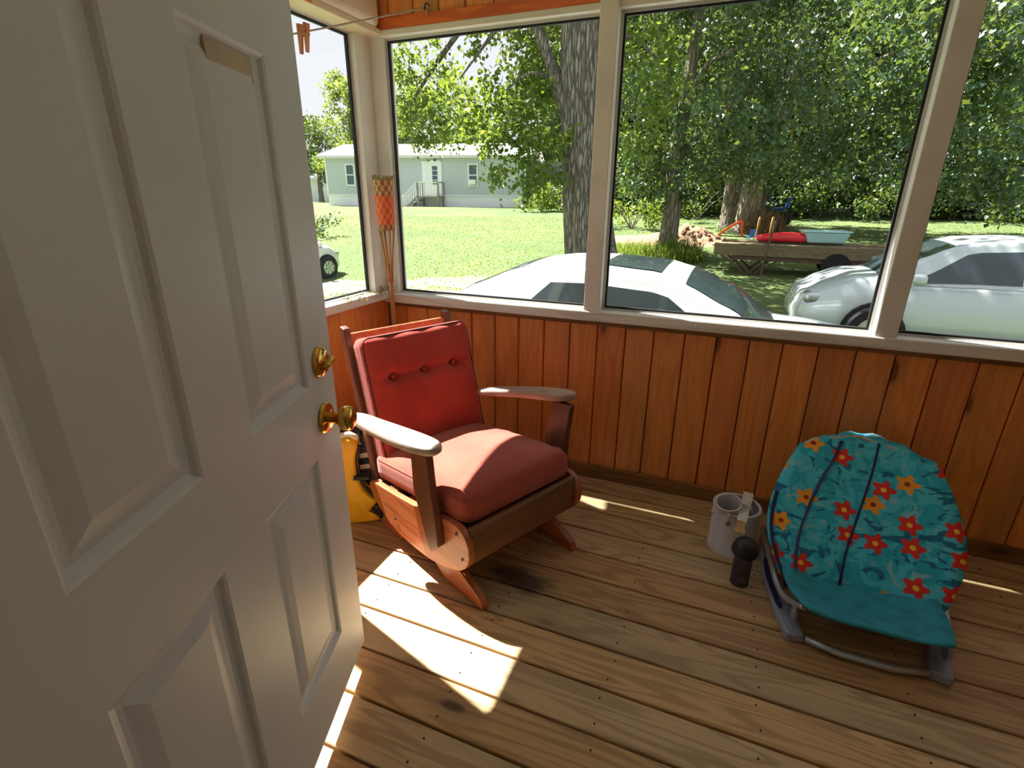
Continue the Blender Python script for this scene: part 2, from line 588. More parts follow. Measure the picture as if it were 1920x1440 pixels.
ns.build('nail_heads', M['dark_metal'], floor, kind='stuff')

# knee wall at the back: planks
wall_back = struct(MB().box((XL - 0.05, YB + 0.016, -0.05), (XR + 0.05, YB + 0.09, 0.84)).box((XL - 0.05, YB + 0.016, 2.11), (XR + 0.05, YB + 0.09, ZT)).build('wall_back', M['joist']))
joints = [-1.0804, -0.9472, -0.8103, -0.6756, -0.5393, -0.4045, -0.2737, -0.1373, -0.0029, 0.1320, 0.2626]
jl = joints[:]
while jl[0] > XL + 0.01:
    jl.insert(0, max(XL, jl[0] - 0.1343))
while jl[-1] < XR - 0.01:
    jl.append(min(XR, jl[-1] + 0.1343))


def vplank(parent, length_axis_x, c, hw, z0, z1, thick=0.016):
    """one tongue-and-groove plank with chamfered long edges; front face towards -y (back wall)"""
    h = (z1 - z0) / 2
    ch = 0.006
    prof = [(-hw + ch, 0), (hw - ch, 0), (hw - 0.0018, ch), (hw - 0.0018, thick), (-hw + 0.0018, thick), (-hw + 0.0018, ch)]
    return MB().prism(prof, 'z', -h, h)


for a, b in zip(jl[:-1], jl[1:]):
    vplank(None, 1, 0, (b - a) / 2, 0.06, 0.825).build('wall_plank', M['plank'], wall_back, loc=((a + b) / 2, YB, (0.06 + 0.825) / 2))
    vplank(None, 1, 0, (b - a) / 2, 2.165, ZT).build('wall_plank', M['plank'], wall_back, loc=((a + b) / 2, YB, (2.165 + ZT) / 2))
MB().box((-(XR - XL) / 2, -0.012, -0.024), ((XR - XL) / 2, 0.016, 0.024)).build('header_rail', M['plank_h'], wall_back, bevel=0.003, loc=((XL + XR) / 2, YB, 2.143))
MB().box((-(XR - XL) / 2, -0.006, -0.011), ((XR - XL) / 2, 0.016, 0.011)).build('ledger_strip', M['base'], wall_back, bevel=0.002, loc=((XL + XR) / 2, YB, 0.828))
baseboard = struct(MB().box((-(XR - XL) / 2, -0.016, 0.0), ((XR - XL) / 2, 0.0, 0.072)).build('baseboard_back', M['base'], bevel=0.004, loc=((XL + XR) / 2, YB, 0.001)))

# left wall
wall_left = struct(MB().box((XL - 0.05, YH, -0.05), (XL - 0.016, YB, 0.855)).box((XL - 0.05, YH, 2.11), (XL - 0.016, YB, ZT)).build('wall_left', M['joist']))
y = YB - 0.002
while y > YH:
    y2 = max(YH, y - 0.1343)
    vplank(None, 0, 0, (y - y2) / 2, 0.0, 0.865).build('wall_plank', M['plank'], wall_left, loc=(XL, (y + y2) / 2, 0.433), rot=(0, 0, -PI / 2) if False else (0, 0, PI / 2))
    y = y2
# header box above the left window
struct(MB().box((-0.06, -(YB - 0.02 - YH) / 2, -0.155), (0.09, (YB - 0.02 - YH) / 2, 0.155)).build('trim_1', M['beam'], bevel=0.035, seg=4, loc=(XL + 0.0, (YB - 0.02 + YH) / 2, 2.275), smooth=40))
hb = struct(MB().box((-0.03, -(YB - YH) / 2, -0.013), (0.075, (YB - YH) / 2, 0.013)).build('trim_2', M['beam'], bevel=0.004, loc=(XL + 0.0, (YB + YH) / 2, 2.112)))
for yy0, ln in ((1.35, 0.05), (1.90, 0.075)):
    MB().box((-0.0015, -ln / 2, -0.005), (0.0015, ln / 2, 0.008)).build('bare_wood_chip', M['plank'], hb, loc=(0.0755, yy0 - (YB + YH) / 2, -0.004))
# sills
struct(MB().box((-(XR - XL) / 2 - 0.05, -0.04, -0.024), ((XR - XL) / 2, 0.09, 0.024)).build('trim_3', M['sill'], bevel=0.006, loc=((XL + XR) / 2, YB, 0.866)))
struct(MB().box((-0.05, -(YB - YH) / 2, -0.022), (0.035, (YB - 0.04 - YH) / 2 - 0.02, 0.022)).build('trim_4', M['sill_y'], bevel=0.006, loc=(XL, (YB + YH) / 2, 0.884)))
# posts
struct(MB().box((-0.05, -0.11, 0.0), (0.0, 0.09, 1.22)).box((0.0, 0.0, 0.0), (0.07, 0.09, 1.22)).build('trim_5', M['white'], bevel=0.003, loc=(XL, YB, 0.89)))
struct(MB().box((-0.038, -0.03, 0.0), (0.038, 0.08, 1.29)).build('trim_6', M['white'], bevel=0.004, loc=(-0.569, YB, 0.888)))
struct(MB().box((-0.038, -0.03, 0.0), (0.038, 0.08, 1.29)).build('trim_7', M['white'], bevel=0.004, loc=(0.605, YB, 0.888)))
struct(MB().box((-0.06, -0.03, 0.0), (0.06, 0.09, 1.29)).build('trim_8', M['white'], bevel=0.004, loc=(XR - 0.02, YB, 0.888)))
struct(MB().box((-0.05, -0.06, 0.0), (0.0, 0.14, 1.22)).build('trim_9', M['white'], bevel=0.004, loc=(XL, YH + 0.06, 0.89)))
# white head strip above the back panes
struct(MB().box((-(XR - XL) / 2, -0.014, -0.0125), ((XR - XL) / 2, 0.08, 0.0125)).build('trim_10', M['white'], bevel=0.003, loc=((XL + XR) / 2, YB, 2.107)))


def window(name, along, a, b, z0, z1, pos, inward):
    """aluminium framed fixed pane: frame > gasket, glass_pane; along='x' or 'y'"""
    def bx(m, p0, p1, t0, t1, za, zb):
        if along == 'x':
            m.box((p0, t0, za), (p1, t1, zb))
        else:
            m.box((t0, p0, za), (t1, p1, zb))
    fr, gk, gp = MB(), MB(), MB()
    wf, wg = 0.010, 0.008
    s = inward
    for m, o, wd, t in ((fr, 0, wf, (0.0, 0.022)), (gk, wf, wg, (0.004, 0.018))):
        t0, t1 = sorted((s * t[0], s * t[1]))
        bx(m, a + o, b - o, t0, t1, z0 + o, z0 + o + wd)
        bx(m, a + o, b - o, t0, t1, z1 - o - wd, z1 - o)
        bx(m, a + o, a + o + wd, t0, t1, z0 + o + wd, z1 - o - wd)
        bx(m, b - o - wd, b - o, t0, t1, z0 + o + wd, z1 - o - wd)
    e = wf + 0.002
    t0, t1 = sorted((s * 0.010, s * 0.013))
    bx(gp, a + e, b - e, t0, t1, z0 + e, z1 - e)
    loc = (0, pos, 0) if along == 'x' else (pos, 0, 0)
    f = struct(fr.build(name, M['alu'], loc=loc))
    gk.build('gasket', M['gasket'], f)
    gp.build('glass_pane', M['glass'], f)
    return f


window('window_1', 'y', 1.335, YB - 0.11, 0.905, 2.100, XL - 0.03, -1)
window('window_5', 'y', YH + 0.20, 1.22, 0.905, 2.100, XL - 0.03, -1)
struct(MB().box((-0.05, -0.0575, 0.0), (0.004, 0.0575, 1.20)).build('trim_13', M['white'], bevel=0.003, loc=(XL, 1.2775, 0.905)))
window('window_2', 'x', XL + 0.07, -0.607, 0.889, 2.095, YB + 0.03, 1)
window('window_3', 'x', -0.531, 0.567, 0.889, 2.095, YB + 0.03, 1)
window('window_4', 'x', 0.643, XR - 0.08, 0.889, 2.095, YB + 0.03, 1)

# right end wall, house wall with the doorway, ceiling, dim room behind the doorway
wall_right = struct(MB().box((XR + 0.016, YH, -0.05), (XR + 0.09, YB + 0.09, ZT)).build('wall_right', M['joist']))
y = YB
while y > YH:
    y2 = max(YH, y - 0.1343)
    vplank(None, 0, 0, (y - y2) / 2, 0.0, ZT - .002).build('wall_plank', M['plank'], wall_right, loc=(XR, (y + y2) / 2, ZT / 2), rot=(0, 0, -PI / 2))
    y = y2
wf = MB()
wf.box((XL - 0.05, -0.03, -0.1), (-0.64, YH, ZT)).box((0.42, -0.03, -0.1), (XR + 0.09, YH, ZT)).box((-0.64, -0.03, 2.12), (0.42, YH, ZT))
struct(wf.build('wall_front', M['white']))
struct(MB().box((-0.64, -0.03, 0.0), (0.42, YH, 0.045)).build('trim_11', M['base'], bevel=0.004))
rm = MB()
rm.box((-2.2, -3.2, -0.02), (2.2, -0.03, 0.03)).box((-2.2, -3.2, 2.42), (2.2, -0.03, 2.5)).box((-2.28, -3.2, -0.02), (-2.2, -0.03, 2.5)).box((2.2, -3.2, -0.02), (2.28, -0.03, 2.5)).box((-2.28, -3.28, -0.02), (2.28, -3.2, 2.5))
struct(rm.build('wall_rear', M['white']))
ceiling = struct(MB().box((XL - 0.15, -0.03, ZT), (XR + 0.2, YB + 0.226, ZT + 0.05)).build('ceiling', M['white']))
struct(MB().box((XL - 0.15, -0.03, 2.36), (XL - 0.13, YB + 0.226, ZT)).box((XL - 0.15, YB + 0.206, 2.35), (XR + 0.2, YB + 0.226, ZT)).build('trim_12', M['white']))

# =================================================================== DOOR
DA = Vector((-0.913, 1.002, 0.0))
dh = Vector((0.339, -0.941, 0.0)).normalized()
DW, DZ0, DZ1, DT = 0.95, 0.06, 2.09, 0.045
door_rz = math.atan2(dh.y, dh.x)
# local frame: x = from free edge towards hinge, y = +: left of x ; visible face looks along normal (0.941,0.339)
# rotation by door_rz maps local +y to (-sin,cos) = (0.941, 0.339)
cols = [(0.148, 0.406), (0.552, 0.81)]
rows = [(0.245, 0.792), (0.972, 1.645), (1.745, 1.965)]
dm = MB()
xsb = [0.0, cols[0][0], cols[0][1], cols[1][0], cols[1][1], DW]
zsb = [DZ0, rows[0][0], rows[0][1], rows[1][0], rows[1][1], rows[2][0], rows[2][1], DZ1]
for i in range(5):
    for j in range(7):
        if i in (1, 3) and j in (1, 3, 5):
            x0, x1, z0, z1 = xsb[i], xsb[i + 1], zsb[j], zsb[j + 1]
            # moulded recess: sloped sides down to a flat, then a raised field
            lv = [(0.0, 0.0), (0.006, -0.003), (0.012, -0.010), (0.020, -0.0125), (0.030, -0.0125), (0.042, -0.008), (0.060, -0.003)]
            vs, fs = [], []
            for ins, dep in lv:
                vs += [(x0 + ins, dep, z0 + ins), (x1 - ins, dep, z0 + ins), (x1 - ins, dep, z1 - ins), (x0 + ins, dep, z1 - ins)]
            for k in range(len(lv) - 1):
                for e in range(4):
                    e2 = (e + 1) % 4
                    fs.append((k * 4 + e, k * 4 + e2, k * 4 + 4 + e2, k * 4 + 4 + e))
            k = (len(lv) - 1) * 4
            fs.append((k, k + 1, k + 2, k + 3))
            dm.add(vs, fs)
        else:
            dm.add([(xsb[i], 0, zsb[j]), (xsb[i + 1], 0, zsb[j]), (xsb[i + 1], 0, zsb[j + 1]), (xsb[i], 0, zsb[j + 1])], [(0, 1, 2, 3)])
dm.add([(0, -DT, DZ0 + .038), (DW, -DT, DZ0 + .038), (DW, -DT, DZ1), (0, -DT, DZ1), (0, 0, DZ0), (DW, 0, DZ0), (DW, 0, DZ1), (0, 0, DZ1)],
       [(0, 1, 2, 3), (0, 4, 5, 1), (3, 2, 6, 7), (0, 3, 7, 4), (1, 5, 6, 2)])
me = bpy.data.meshes.new('door_1')
me.from_pydata(dm.v, [], dm.f)
bmx = bmesh.new()
bmx.from_mesh(me)
bmesh.ops.remove_doubles(bmx, verts=bmx.verts, dist=1e-5)
bmesh.ops.recalc_face_normals(bmx, faces=bmx.faces)
bmx.to_mesh(me)
bmx.free()
me.materials.append(M['door'])
door = bpy.data.objects.new('door_1', me)
COL.objects.link(door)
door.location = DA
door.rotation_euler = (0, 0, door_rz)
struct(door)
MB().prism([(.186, 1.588), (.330, 1.588), (.330, 1.632), (.186, 1.632)], 'y', -.0125, -.0070).build('tape_strip', plain('masking_tape', srgb(200, 186, 158), 0.7), door)['label'] = 'tan strip of tape'
RX = Matrix.Rotation(-PI / 2, 4, 'X')      # lathe z axis -> +y


def hw(x, z):
    return T(x, 0, z) @ RX


db = MB().lathe([(0.001, 0.0), (0.033, 0.0), (0.034, 0.004), (0.031, 0.010), (0.024, 0.015), (0.001, 0.016)], 28, hw(0.080, 1.018) @ Matrix.Scale(1.12, 4)).build('deadbolt_plate', M['brass'], door, smooth=40)
tt = rbox((0.021, 0.007, 0.0055), 0.005, 5)
for i, v in enumerate(tt.v):
    tt.v[i] = (v[0], v[1] * (1 + 0.3 * abs(v[0]) / 0.02), v[2] * (1 + 0.35 * abs(v[0]) / 0.02))
MB().add(tt.v, tt.f, T(0.080, 0.027, 1.018) @ Matrix.Rotation(R(12), 4, 'Y')).tube([(0.08, 0.014, 1.018), (0.08, 0.026, 1.018)], 0.006, 10).build('thumb_turn', M['brass'], db, smooth=50)
kb = MB().lathe([(0.001, 0.0), (0.034, 0.0), (0.036, 0.004), (0.033, 0.009), (0.020, 0.013), (0.001, 0.014)], 28, hw(0.085, 0.873) @ Matrix.Scale(1.12, 4)).build('door_knob_rose', M['brass'], door, smooth=40)
MB().lathe([(0.013, 0.012), (0.0125, 0.022), (0.017, 0.032), (0.026, 0.041), (0.029, 0.050), (0.0275, 0.062), (0.021, 0.068), (0.012, 0.0695), (0.0015, 0.069)], 28, hw(0.085, 0.873) @ Matrix.Scale(1.10, 4)).build('door_knob', M['brass'], kb, smooth=50)
MB().box((-0.0015, -0.034, -0.028), (0.0005, -0.011, 0.028)).build('latch_plate', M['brass'], door, loc=(0, 0, 0.873))
MB().box((-0.0015, -0.034, -0.028), (0.0005, -0.011, 0.028)).build('latch_plate', M['brass'], door, loc=(0, 0, 1.018))
for zh in (0.28, 1.08, 1.86):
    MB().tube([(DW + 0.006, -0.004, zh - 0.05), (DW + 0.006, -0.004, zh + 0.05)], 0.007, 10).build('hinge', M['brass'], door)

# =================================================================== ROCKING CHAIR
CO = Vector((-0.642, 1.317, 0.0))
cf = Vector((0.908, -0.419, 0)).normalized()
cw = Vector((0.419, 0.908, 0)).normalized()
CWD = 0.504
cu, cv = -0.35, 0.25
cloc = CO + cf * cu + cw * cv
chair = thing('rocking_chair', 'wooden platform rocking chair with faded red cushions in the porch corner', 'chair', cloc, math.atan2(cf.y, cf.x))
L = T(-cu, -cv, 0)                                       # (u, v, z) -> chair local


def cpart(m, name, mat, bevel=0.003, smooth=None, parent=None, sub=0):
    m.v = [tuple(L @ Vector(p)) for p in m.v]
    return m.build(name, mat, parent or chair, bevel=bevel, smooth=smooth, sub=sub)


panel = [(-.715, .248), (-.705, .200), (-.665, .155), (-.56, .100), (-.47, .085), (-.36, .085), (-.26, .092), (-.15, .120), (-.075, .150), (-.030, .195), (-.016, .245), (-.024, .295), (-.056, .330), (-.11, .338), (-.32, .292), (-.515, .266)]
panel = chaikin(panel, 2)
screw_uv = [(-.50, .155), (-.235, .185), (-.085, .305), (-.055, .215)]
for s, v0, v1, vs_ in ((0, -.045, -.018, -.0455), (1, CWD + .018, CWD + .045, CWD + .0455)):
    sp_ = cpart(MB().prism(panel, 'y', v0, v1), 'side_panel', M['chair_wood'], 0.004)
    for (a, b) in screw_uv:
        m = MB().lathe([(0.0005, 0.0), (0.0055, 0.0), (0.0055, 0.002), (0.0005, 0.002)], 10, T(a, vs_ - (0.0015 if not s else -.0015), b) @ Matrix.Rotation(PI / 2, 4, 'X'))
        cpart(m, 'screw', M['dark_metal'], 0, parent=sp_)
# platform base runners
base = [(0.004, 0.0), (-.002, .022), (-.015, .043), (-.055, .066), (-.10, .084), (-.14, .108), (-.20, .125), (-.30, .14), (-.55, .14), (-.64, .10), (-.70, .04), (-.715, 0.0), (-.55, 0.0), (-.52, .03), (-.46, .06), (-.36, .064), (-.30, .055), (-.262, .025), (-.215, .002), (-.18, 0.0)]
for v0, v1 in ((-.006, .024), (CWD - .024, CWD + .006)):
    cpart(MB().prism(chaikin(base, 1), 'y', v0, v1), 'base_runner', M['chair_wood'], 0.003)
cpart(MB().box((-.33, .02, .075), (-.27, CWD - .02, .125)), 'stretcher', M['chair_dark'])
cpart(MB().box((-.60, .02, .075), (-.54, CWD - .02, .125)), 'stretcher', M['chair_dark'])
for vv in (.05, CWD - .05):
    pts = []
    for k in range(49):
        a = k / 48 * 6 * 2 * PI
        pts.append((-.43 + .022 * math.cos(a), vv + .022 * math.sin(a), .10 + .10 * k / 48))
    cpart(MB().tube(pts, .003, 6), 'spring', M['dark_metal'], 0, smooth=180)
# seat rails
cpart(MB().box((-.062, -.018, .188), (-.036, CWD + .018, .328)), 'front_rail', M['chair_dark'], 0.006)
cpart(MB().box((-.68, -.018, .16), (-.655, CWD + .018, .25)), 'rear_rail', M['chair_dark'], 0.004)
for k in range(4):
    a = -.58 + k * .14
    cpart(MB().prism([(a, .235 + .07 * (a + .68)), (a + .06, .235 + .07 * (a + .74)), (a + .06, .255 + .07 * (a + .74)), (a, .255 + .07 * (a + .68))], 'y', -.018, CWD + .018), 'seat_slat', M['chair_dark'], 0.002)
# back posts and rails (recline 0.27)
def bk(z):
    return -.709 - (z - .231) * 0.27


for v0, v1 in ((-.018, .012), (CWD - .012, CWD + .018)):
    pl = [(bk(.13) - .025, .13), (bk(.13) + .025, .13), (bk(.55) + .022, .55), (bk(.875) + .020, .875), (bk(.880) - .012, .882), (bk(.875) - .020, .872), (bk(.55) - .022, .55)]
    cpart(MB().prism(pl, 'y', v0, v1), 'back_post', M['chair_wood_shaded'], 0.005)
def hrail(z0, z1, name):
    cpart(MB().prism([(bk(z0) - .008, z0), (bk(z0) + .010, z0), (bk(z1) + .010, z1), (bk(z1) - .008, z1)], 'y', .012, CWD - .012), name, M['chair_wood'], 0.003)


hrail(.785, .850, 'top_rail')
hrail(.585, .635, 'back_slat')
hrail(.42, .47, 'back_slat')
# armrests: paddle outline (u, v), thin and slightly dished
def arm(side):
    out = [(-.64, -.115), (-.60, -.085), (-.52, -.068), (-.42, -.042), (-.30, -.012), (-.225, -.002), (-.188, -.015), (-.172, -.042), (-.180, -.072), (-.225, -.100), (-.32, -.128), (-.42, -.142), (-.53, -.150), (-.60, -.148), (-.64, -.135)]
    if side:
        out = [(-.60, .47), (-.585, .515), (-.555, .548), (-.46, .615), (-.36, .668), (-.26, .698), (-.205, .695), (-.172, .668), (-.168, .63), (-.20, .595), (-.27, .573), (-.35, .552), (-.43, .525), (-.52, .478), (-.57, .455)]
    out = chaikin(out, 2)
    n = len(out)
    m = MB()
    cxu = sum(p[0] for p in out) / n
    cyv = sum(p[1] for p in out) / n
    zt = (lambda a: .615 + .12 * (a + .18)) if side else (lambda a: .598 - .012 * (a + .2))
    vs, fs = [], []
    for sc_, dz in ((0.93, -.026), (1.0, -.020), (1.0, -.010), (0.985, -.004), (0.94, 0.0)):
        for a, b in out:
            aa, bb = cxu + (a - cxu) * (1 - (1 - sc_) * .35), cyv + (b - cyv) * sc_
            vs.append((aa, bb, zt(aa) + dz))
    for k in range(4):
        for i in range(n):
            fs.append((k * n + i, k * n + (i + 1) % n, (k + 1) * n + (i + 1) % n, (k + 1) * n + i))
    fs.append(tuple(range(n)))
    fs.append(tuple(range(4 * n, 5 * n)))
    m.add(vs, fs)
    cpart(m, 'armrest', M['arm'], 0, smooth=35)


arm(0)
arm(1)
# arm supports: bent boards on the outside of the side panels
for s in (0, 1):
    pts = [(-.205, .176), (-.155, .225), (-.168, .33), (-.185, .43), (-.200, .575), (-.300, .575), (-.296, .40), (-.262, .31), (-.225, .21)]
    v0, v1 = (-.078, -.048) if not s else (CWD + .050, CWD + .080)
    if s:
        pts = [(a + .045 * max(0, (b - .2) / .375), b) for a, b in pts]
    m = MB().prism(pts, 'y', v0, v1)
    if s:
        m.v = [(p[0], p[1] + .055 * max(0, (p[2] - .2) / .375), p[2]) for p in m.v]
    cpart(m, 'arm_support', M['chair_wood_shaded'], 0.004)
# seat cushion
def seat_fn(q_, p_):
    z = q_.z
    # saggy top, wrinkles towards the front
    z += 0.004 * math.sin(q_.x * 60 + q_.y * 12) * max(0, p_.z) * (0.3 + 0.7 * max(0, p_.x))
    z += 0.012 * max(0, p_.z) * max(0, p_.x) * (1 - p_.y ** 2)
    return Vector((q_.x, q_.y, z))


sm_ = rbox((.325, .272, .062), .045, 16, (0.040, 0.0), seat_fn)
Ms = T(-.385, CWD / 2, .345) @ Matrix.Rotation(R(-6.5), 4, 'Y')
sm_.v = [tuple(Ms @ Vector(p)) for p in sm_.v]
seatc = cpart(sm_, 'seat_cushion', M['red_seat'], 0, smooth=180)


def ringpts(hx, hy, z, r, n=10):
    pts = []
    for cx_, cy_, a0 in ((hx - r, hy - r, 0), (-hx + r, hy - r, 90), (-hx + r, -hy + r, 180), (hx - r, -hy + r, 270)):
        for k in range(n + 1):
            a = R(a0 + 90 * k / n)
            pts.append((cx_ + r * math.cos(a), cy_ + r * math.sin(a), z))
    pts.append(pts[0])
    return pts


for zz in (.036, -.040):
    m = MB().tube([Ms @ Vector(p) for p in ringpts(.318, .266, zz, .05)], .0042, 6, cap=False)
    cpart(m, 'piping', M['red_seat'], 0, smooth=180, parent=seatc)
# back cushion
btn = [(-.155, .115), (0.0, .115), (.155, .115)]          # (v offset, height offset)
def back_fn(q_, p_):
    x, y, z = q_.x, q_.y, q_.z                            # z is the thickness direction, +z front ; x up, y across
    if p_.z > 0:
        d = 0
        for by, bx_ in btn:
            d += .030 * math.exp(-((x - bx_) ** 2 + (y - by) ** 2) / (.026 ** 2))
        d += .017 * math.exp(-((x - .115) ** 2) / (.016 ** 2)) * max(0, 1 - (abs(y) / .27) ** 4)
        d += .003 * math.sin(y * 40 + x * 9) * (1 if x > .2 else 0)
        z -= d * p_.z
    return Vector((x, y, z))


bm_ = rbox((.295, .268, .048), .030, 52, (0.022, 0.004), back_fn)
ang = math.atan(0.27)
up_ = Vector((-math.sin(ang), 0, math.cos(ang)))
fr_ = Vector((math.cos(ang), 0, math.sin(ang)))
cen = Vector((bk(.575) + .012 + .078, CWD / 2 + 0.010, .560))
Mb = Matrix(((up_.x, 0, fr_.x, cen.x), (up_.y, -1, fr_.y, cen.y), (up_.z, 0, fr_.z, cen.z), (0, 0, 0, 1)))
bm_.v = [tuple(Mb @ Vector(p)) for p in bm_.v]
backc = cpart(bm_, 'back_cushion', M['red_back'], 0, smooth=180)
for by, bx_ in btn:
    m = MB().ball((bx_, by, .036), (.011, .011, .006), Mb)
    cpart(m, 'button', M['red_back'], 0, smooth=180, parent=backc)
for zz, mt in ((.036, 'red_dark'), (-.036, 'red_pale')):
    m = MB().tube([Mb @ Vector(p) for p in ringpts(.290, .263, zz, .036)], .0042, 6, cap=False)
    pp_ = cpart(m, 'piping', M[mt], 0, smooth=180, parent=backc)
    if mt == 'red_pale':
        pp_['label'] = 'pale seam piping'

# =================================================================== PAINT CAN AND FRIENDS
pc = thing('paint_can', 'dented white metal paint can with its lid off, standing by the back wall', 'can', (0.17, 2.06, 0.0), R(20))
m = MB().lathe([(0.090, 0.0), (0.0935, 0.001), (0.0935, 0.008), (0.091, 0.011), (0.091, 0.193), (0.0945, 0.197), (0.0945, 0.204), (0.090, 0.206), (0.083, 0.204), (0.082, 0.199), (0.087, 0.196), (0.088, 0.04), (0.001, 0.038)], 40)
for i, v in enumerate(m.v):
    r_ = math.hypot(v[0], v[1])
    if r_ > .088 and .02 < v[2] < .19:
        a = math.atan2(v[1], v[0])
        k = 1 - 0.014 * math.exp(-((a + 2.0) ** 2) / .05)
        m.v[i] = (v[0] * k, v[1] * k, v[2])
m.f = m.f[:-2]
m.build('can_body', M['tin'], pc, smooth=40)
MB().lathe([(0.0, 0.060), (0.086, 0.060), (0.0862, 0.064), (0.0, 0.063)], 32, close=False).build('paint_residue', M['tin_in'], pc)
for s in (-1, 1):
    MB().lathe([(0.001, 0), (0.011, 0), (0.010, 0.006), (0.006, 0.010), (0.001, 0.011)], 16, T(s * .0905, 0, .172) @ Matrix.Rotation(s * PI / 2, 4, 'Y')).build('handle_ear', M['tin'], pc, smooth=40)
pts = [(.098 * math.cos(a), .11 * math.sin(a) * 0.86, .172 - .115 * math.sin(a) * 0.55) for a in [PI * k / 24 for k in range(25)]]
MB().tube(pts, .0018, 6).build('bail_handle', M['wire'], pc, smooth=180)
# plastic cup and rag inside
cup = thing('plastic_cup', 'white plastic measuring cup tipped inside the open paint can', 'cup', (0.143, 2.052, 0.090))
m = MB().lathe([(0.001, 0.0), (0.034, 0.0), (0.036, 0.004), (0.043, 0.125), (0.046, 0.128), (0.046, 0.132), (0.041, 0.132), (0.034, 0.006), (0.001, 0.005)], 28, T(0.005, 0, 0.0) @ Matrix.Rotation(R(14), 4, 'X') @ Matrix.Rotation(R(-6), 4, 'Y'))
m.build('cup_body', plain('milky_plastic', srgb(206, 204, 206), 0.3, 0.1, 14.0), cup, smooth=40)
m = MB().tube([(.04, -.005, .115), (.066, -.012, .112), (.072, -.012, .085), (.058, -.006, .05), (.04, -.003, .045)], .006, 8)
m.build('cup_handle', M['tin'], cup, smooth=180)
cup.scale = (1.12, 1.12, 1.12)
# stirring stick
A, B = Vector((0.174, 1.846, 0.2105)), Vector((0.214, 2.165, 0.2105))
dvec = (B - A).normalized()
side = Vector((0.975, -0.13, -0.02))
side = (side - dvec * side.dot(dvec)).normalized()
nrm = side.cross(dvec)
ln = (B - A).length
MS = Matrix(((side.x, dvec.x, nrm.x, A.x), (side.y, dvec.y, nrm.y, A.y), (side.z, dvec.z, nrm.z, A.z), (0, 0, 0, 1)))
stick = thing('paint_stirrer', 'flat wooden paint stirrer with a white coated blade lying across the can rim', 'stick', (0.174, 1.846, 0.2105))
MS2 = T(-A.x, -A.y, -A.z) @ MS
MB().prism([(-.018, .085), (.018, .085), (.020, ln), (-.020, ln)], 'z', -.002, .002, MS2).build('painted_blade', plain('dried_white_paint', srgb(222, 224, 220), 0.5, 0.08, 30), stick)
MB().prism(chaikin([(-.020, 0.0), (.020, 0.0), (.020, .02), (.013, .05), (.018, .085), (-.018, .085), (-.013, .05), (-.020, .02)], 1), 'z', -.0021, .0021, MS2).build('handle', wood('stirrer_wood', srgb(206, 172, 108), srgb(170, 130, 76), srgb(180, 140, 80), 'Y', 0), stick)
# keys / opener hanging at the rim
op = thing('lid_opener', 'small steel lid opener hooked on the front rim of the paint can', 'opener', (0.140, 1.960, 0.195))
MB().tube([(0, .012, .022), (0, .004, .014), (0, -.006, .008), (0, -.008, -.006), (0, -.008, -.018)], .0035, 8).build('shank', M['wire'], op, smooth=180)
MB().lathe([(.001, -.004), (.010, -.004), (.011, 0), (.010, .004), (.001, .004)], 14, T(0, -.010, -.022) @ Matrix.Rotation(PI / 2, 4, 'X')).build('head', M['wire'], op, smooth=40)
# spray can
spc = thing('spray_can', 'black spray can with a wide black cap in front of the paint can', 'can', (0.205, 1.835, 0.0), R(35))
MB().lathe([(.031, 0), (.0345, .002), (.0345, .007), (.033, .010), (.033, .128), (.0345, .131), (.0345, .134), (.030, .141)], 32).build('can_body', plain('dark_label', srgb(58, 55, 66), 0.4, 0.2, 40), spc, smooth=40)
MB().lathe([(.034, .136), (.0465, .139), (.0485, .146), (.0475, .154), (.043, .170), (.035, .184), (.022, .195), (.001, .199)], 32).build('cap', M['black'], spc, smooth=45)
tx = MB()
for k, (z, a0, a1, hh) in enumerate([(.112, -2.3, -0.9, .006), (.098, -2.4, -1.3, .004), (.088, -2.4, -1.0, .003), (.040, -2.5, -1.2, .003), (.032, -2.5, -1.4, .003), (.024, -2.5, -0.9, .004)]):
    a = a0
    while a < a1:
        b_ = a + random.uniform(.05, .16)
        vs = [(.0333 * math.cos(t), .0333 * math.sin(t), z + dz) for t in (a, b_) for dz in (0, hh)]
        tx.add(vs, [(0, 2, 3, 1)])
        a = b_ + random.uniform(.03, .07)
tx.build('label_print', plain('label_print', srgb(132, 128, 146), 0.5), spc, kind='stuff')

# =================================================================== BABY SEAT (flowered)
q = N('flowered_fabric')
v = q.coords('Object', 0.0)
sv = q.n('SeparateXYZ', i_0=v)
v2 = q.n('CombineXYZ', i_0=sv.outputs[0], i_1=q.math('ADD', sv.outputs[2], q.math('MULTIPLY', sv.outputs[1], 0.45))).outputs[0]
vo = q.n('TexVoronoi', voronoi_dimensions='2D', i_Scale=9.0, i_Randomness=0.6)
q.set(vo.inputs['Vector'], v2)
dd = q.n('VectorMath', operation='SUBTRACT', i_0=v2, i_1=vo.outputs['Position'])
ds = q.n('SeparateXYZ', i_0=dd.outputs[0])
angv = q.math('ARCTAN2', ds.outputs[1], ds.outputs[0])
pet = q.math('MULTIPLY_ADD', q.math('COSINE', q.math('MULTIPLY', angv, 5.0)), 0.075, 0.29)
flower = q.math('LESS_THAN', vo.outputs['Distance'], pet)
heart = q.math('LESS_THAN', vo.outputs['Distance'], 0.085)
sel = q.n('SeparateColor')
q.set(sel.inputs[0], vo.outputs['Color'])
keep = q.math('GREATER_THAN', sel.outputs[0], 0.30)
fc = q.mix(q.math('GREATER_THAN', sel.outputs[1], 0.55), srgb(222, 44, 36), srgb(244, 160, 40))
hc = q.mix(q.math('GREATER_THAN', sel.outputs[1], 0.55), srgb(250, 200, 60), srgb(150, 50, 20))
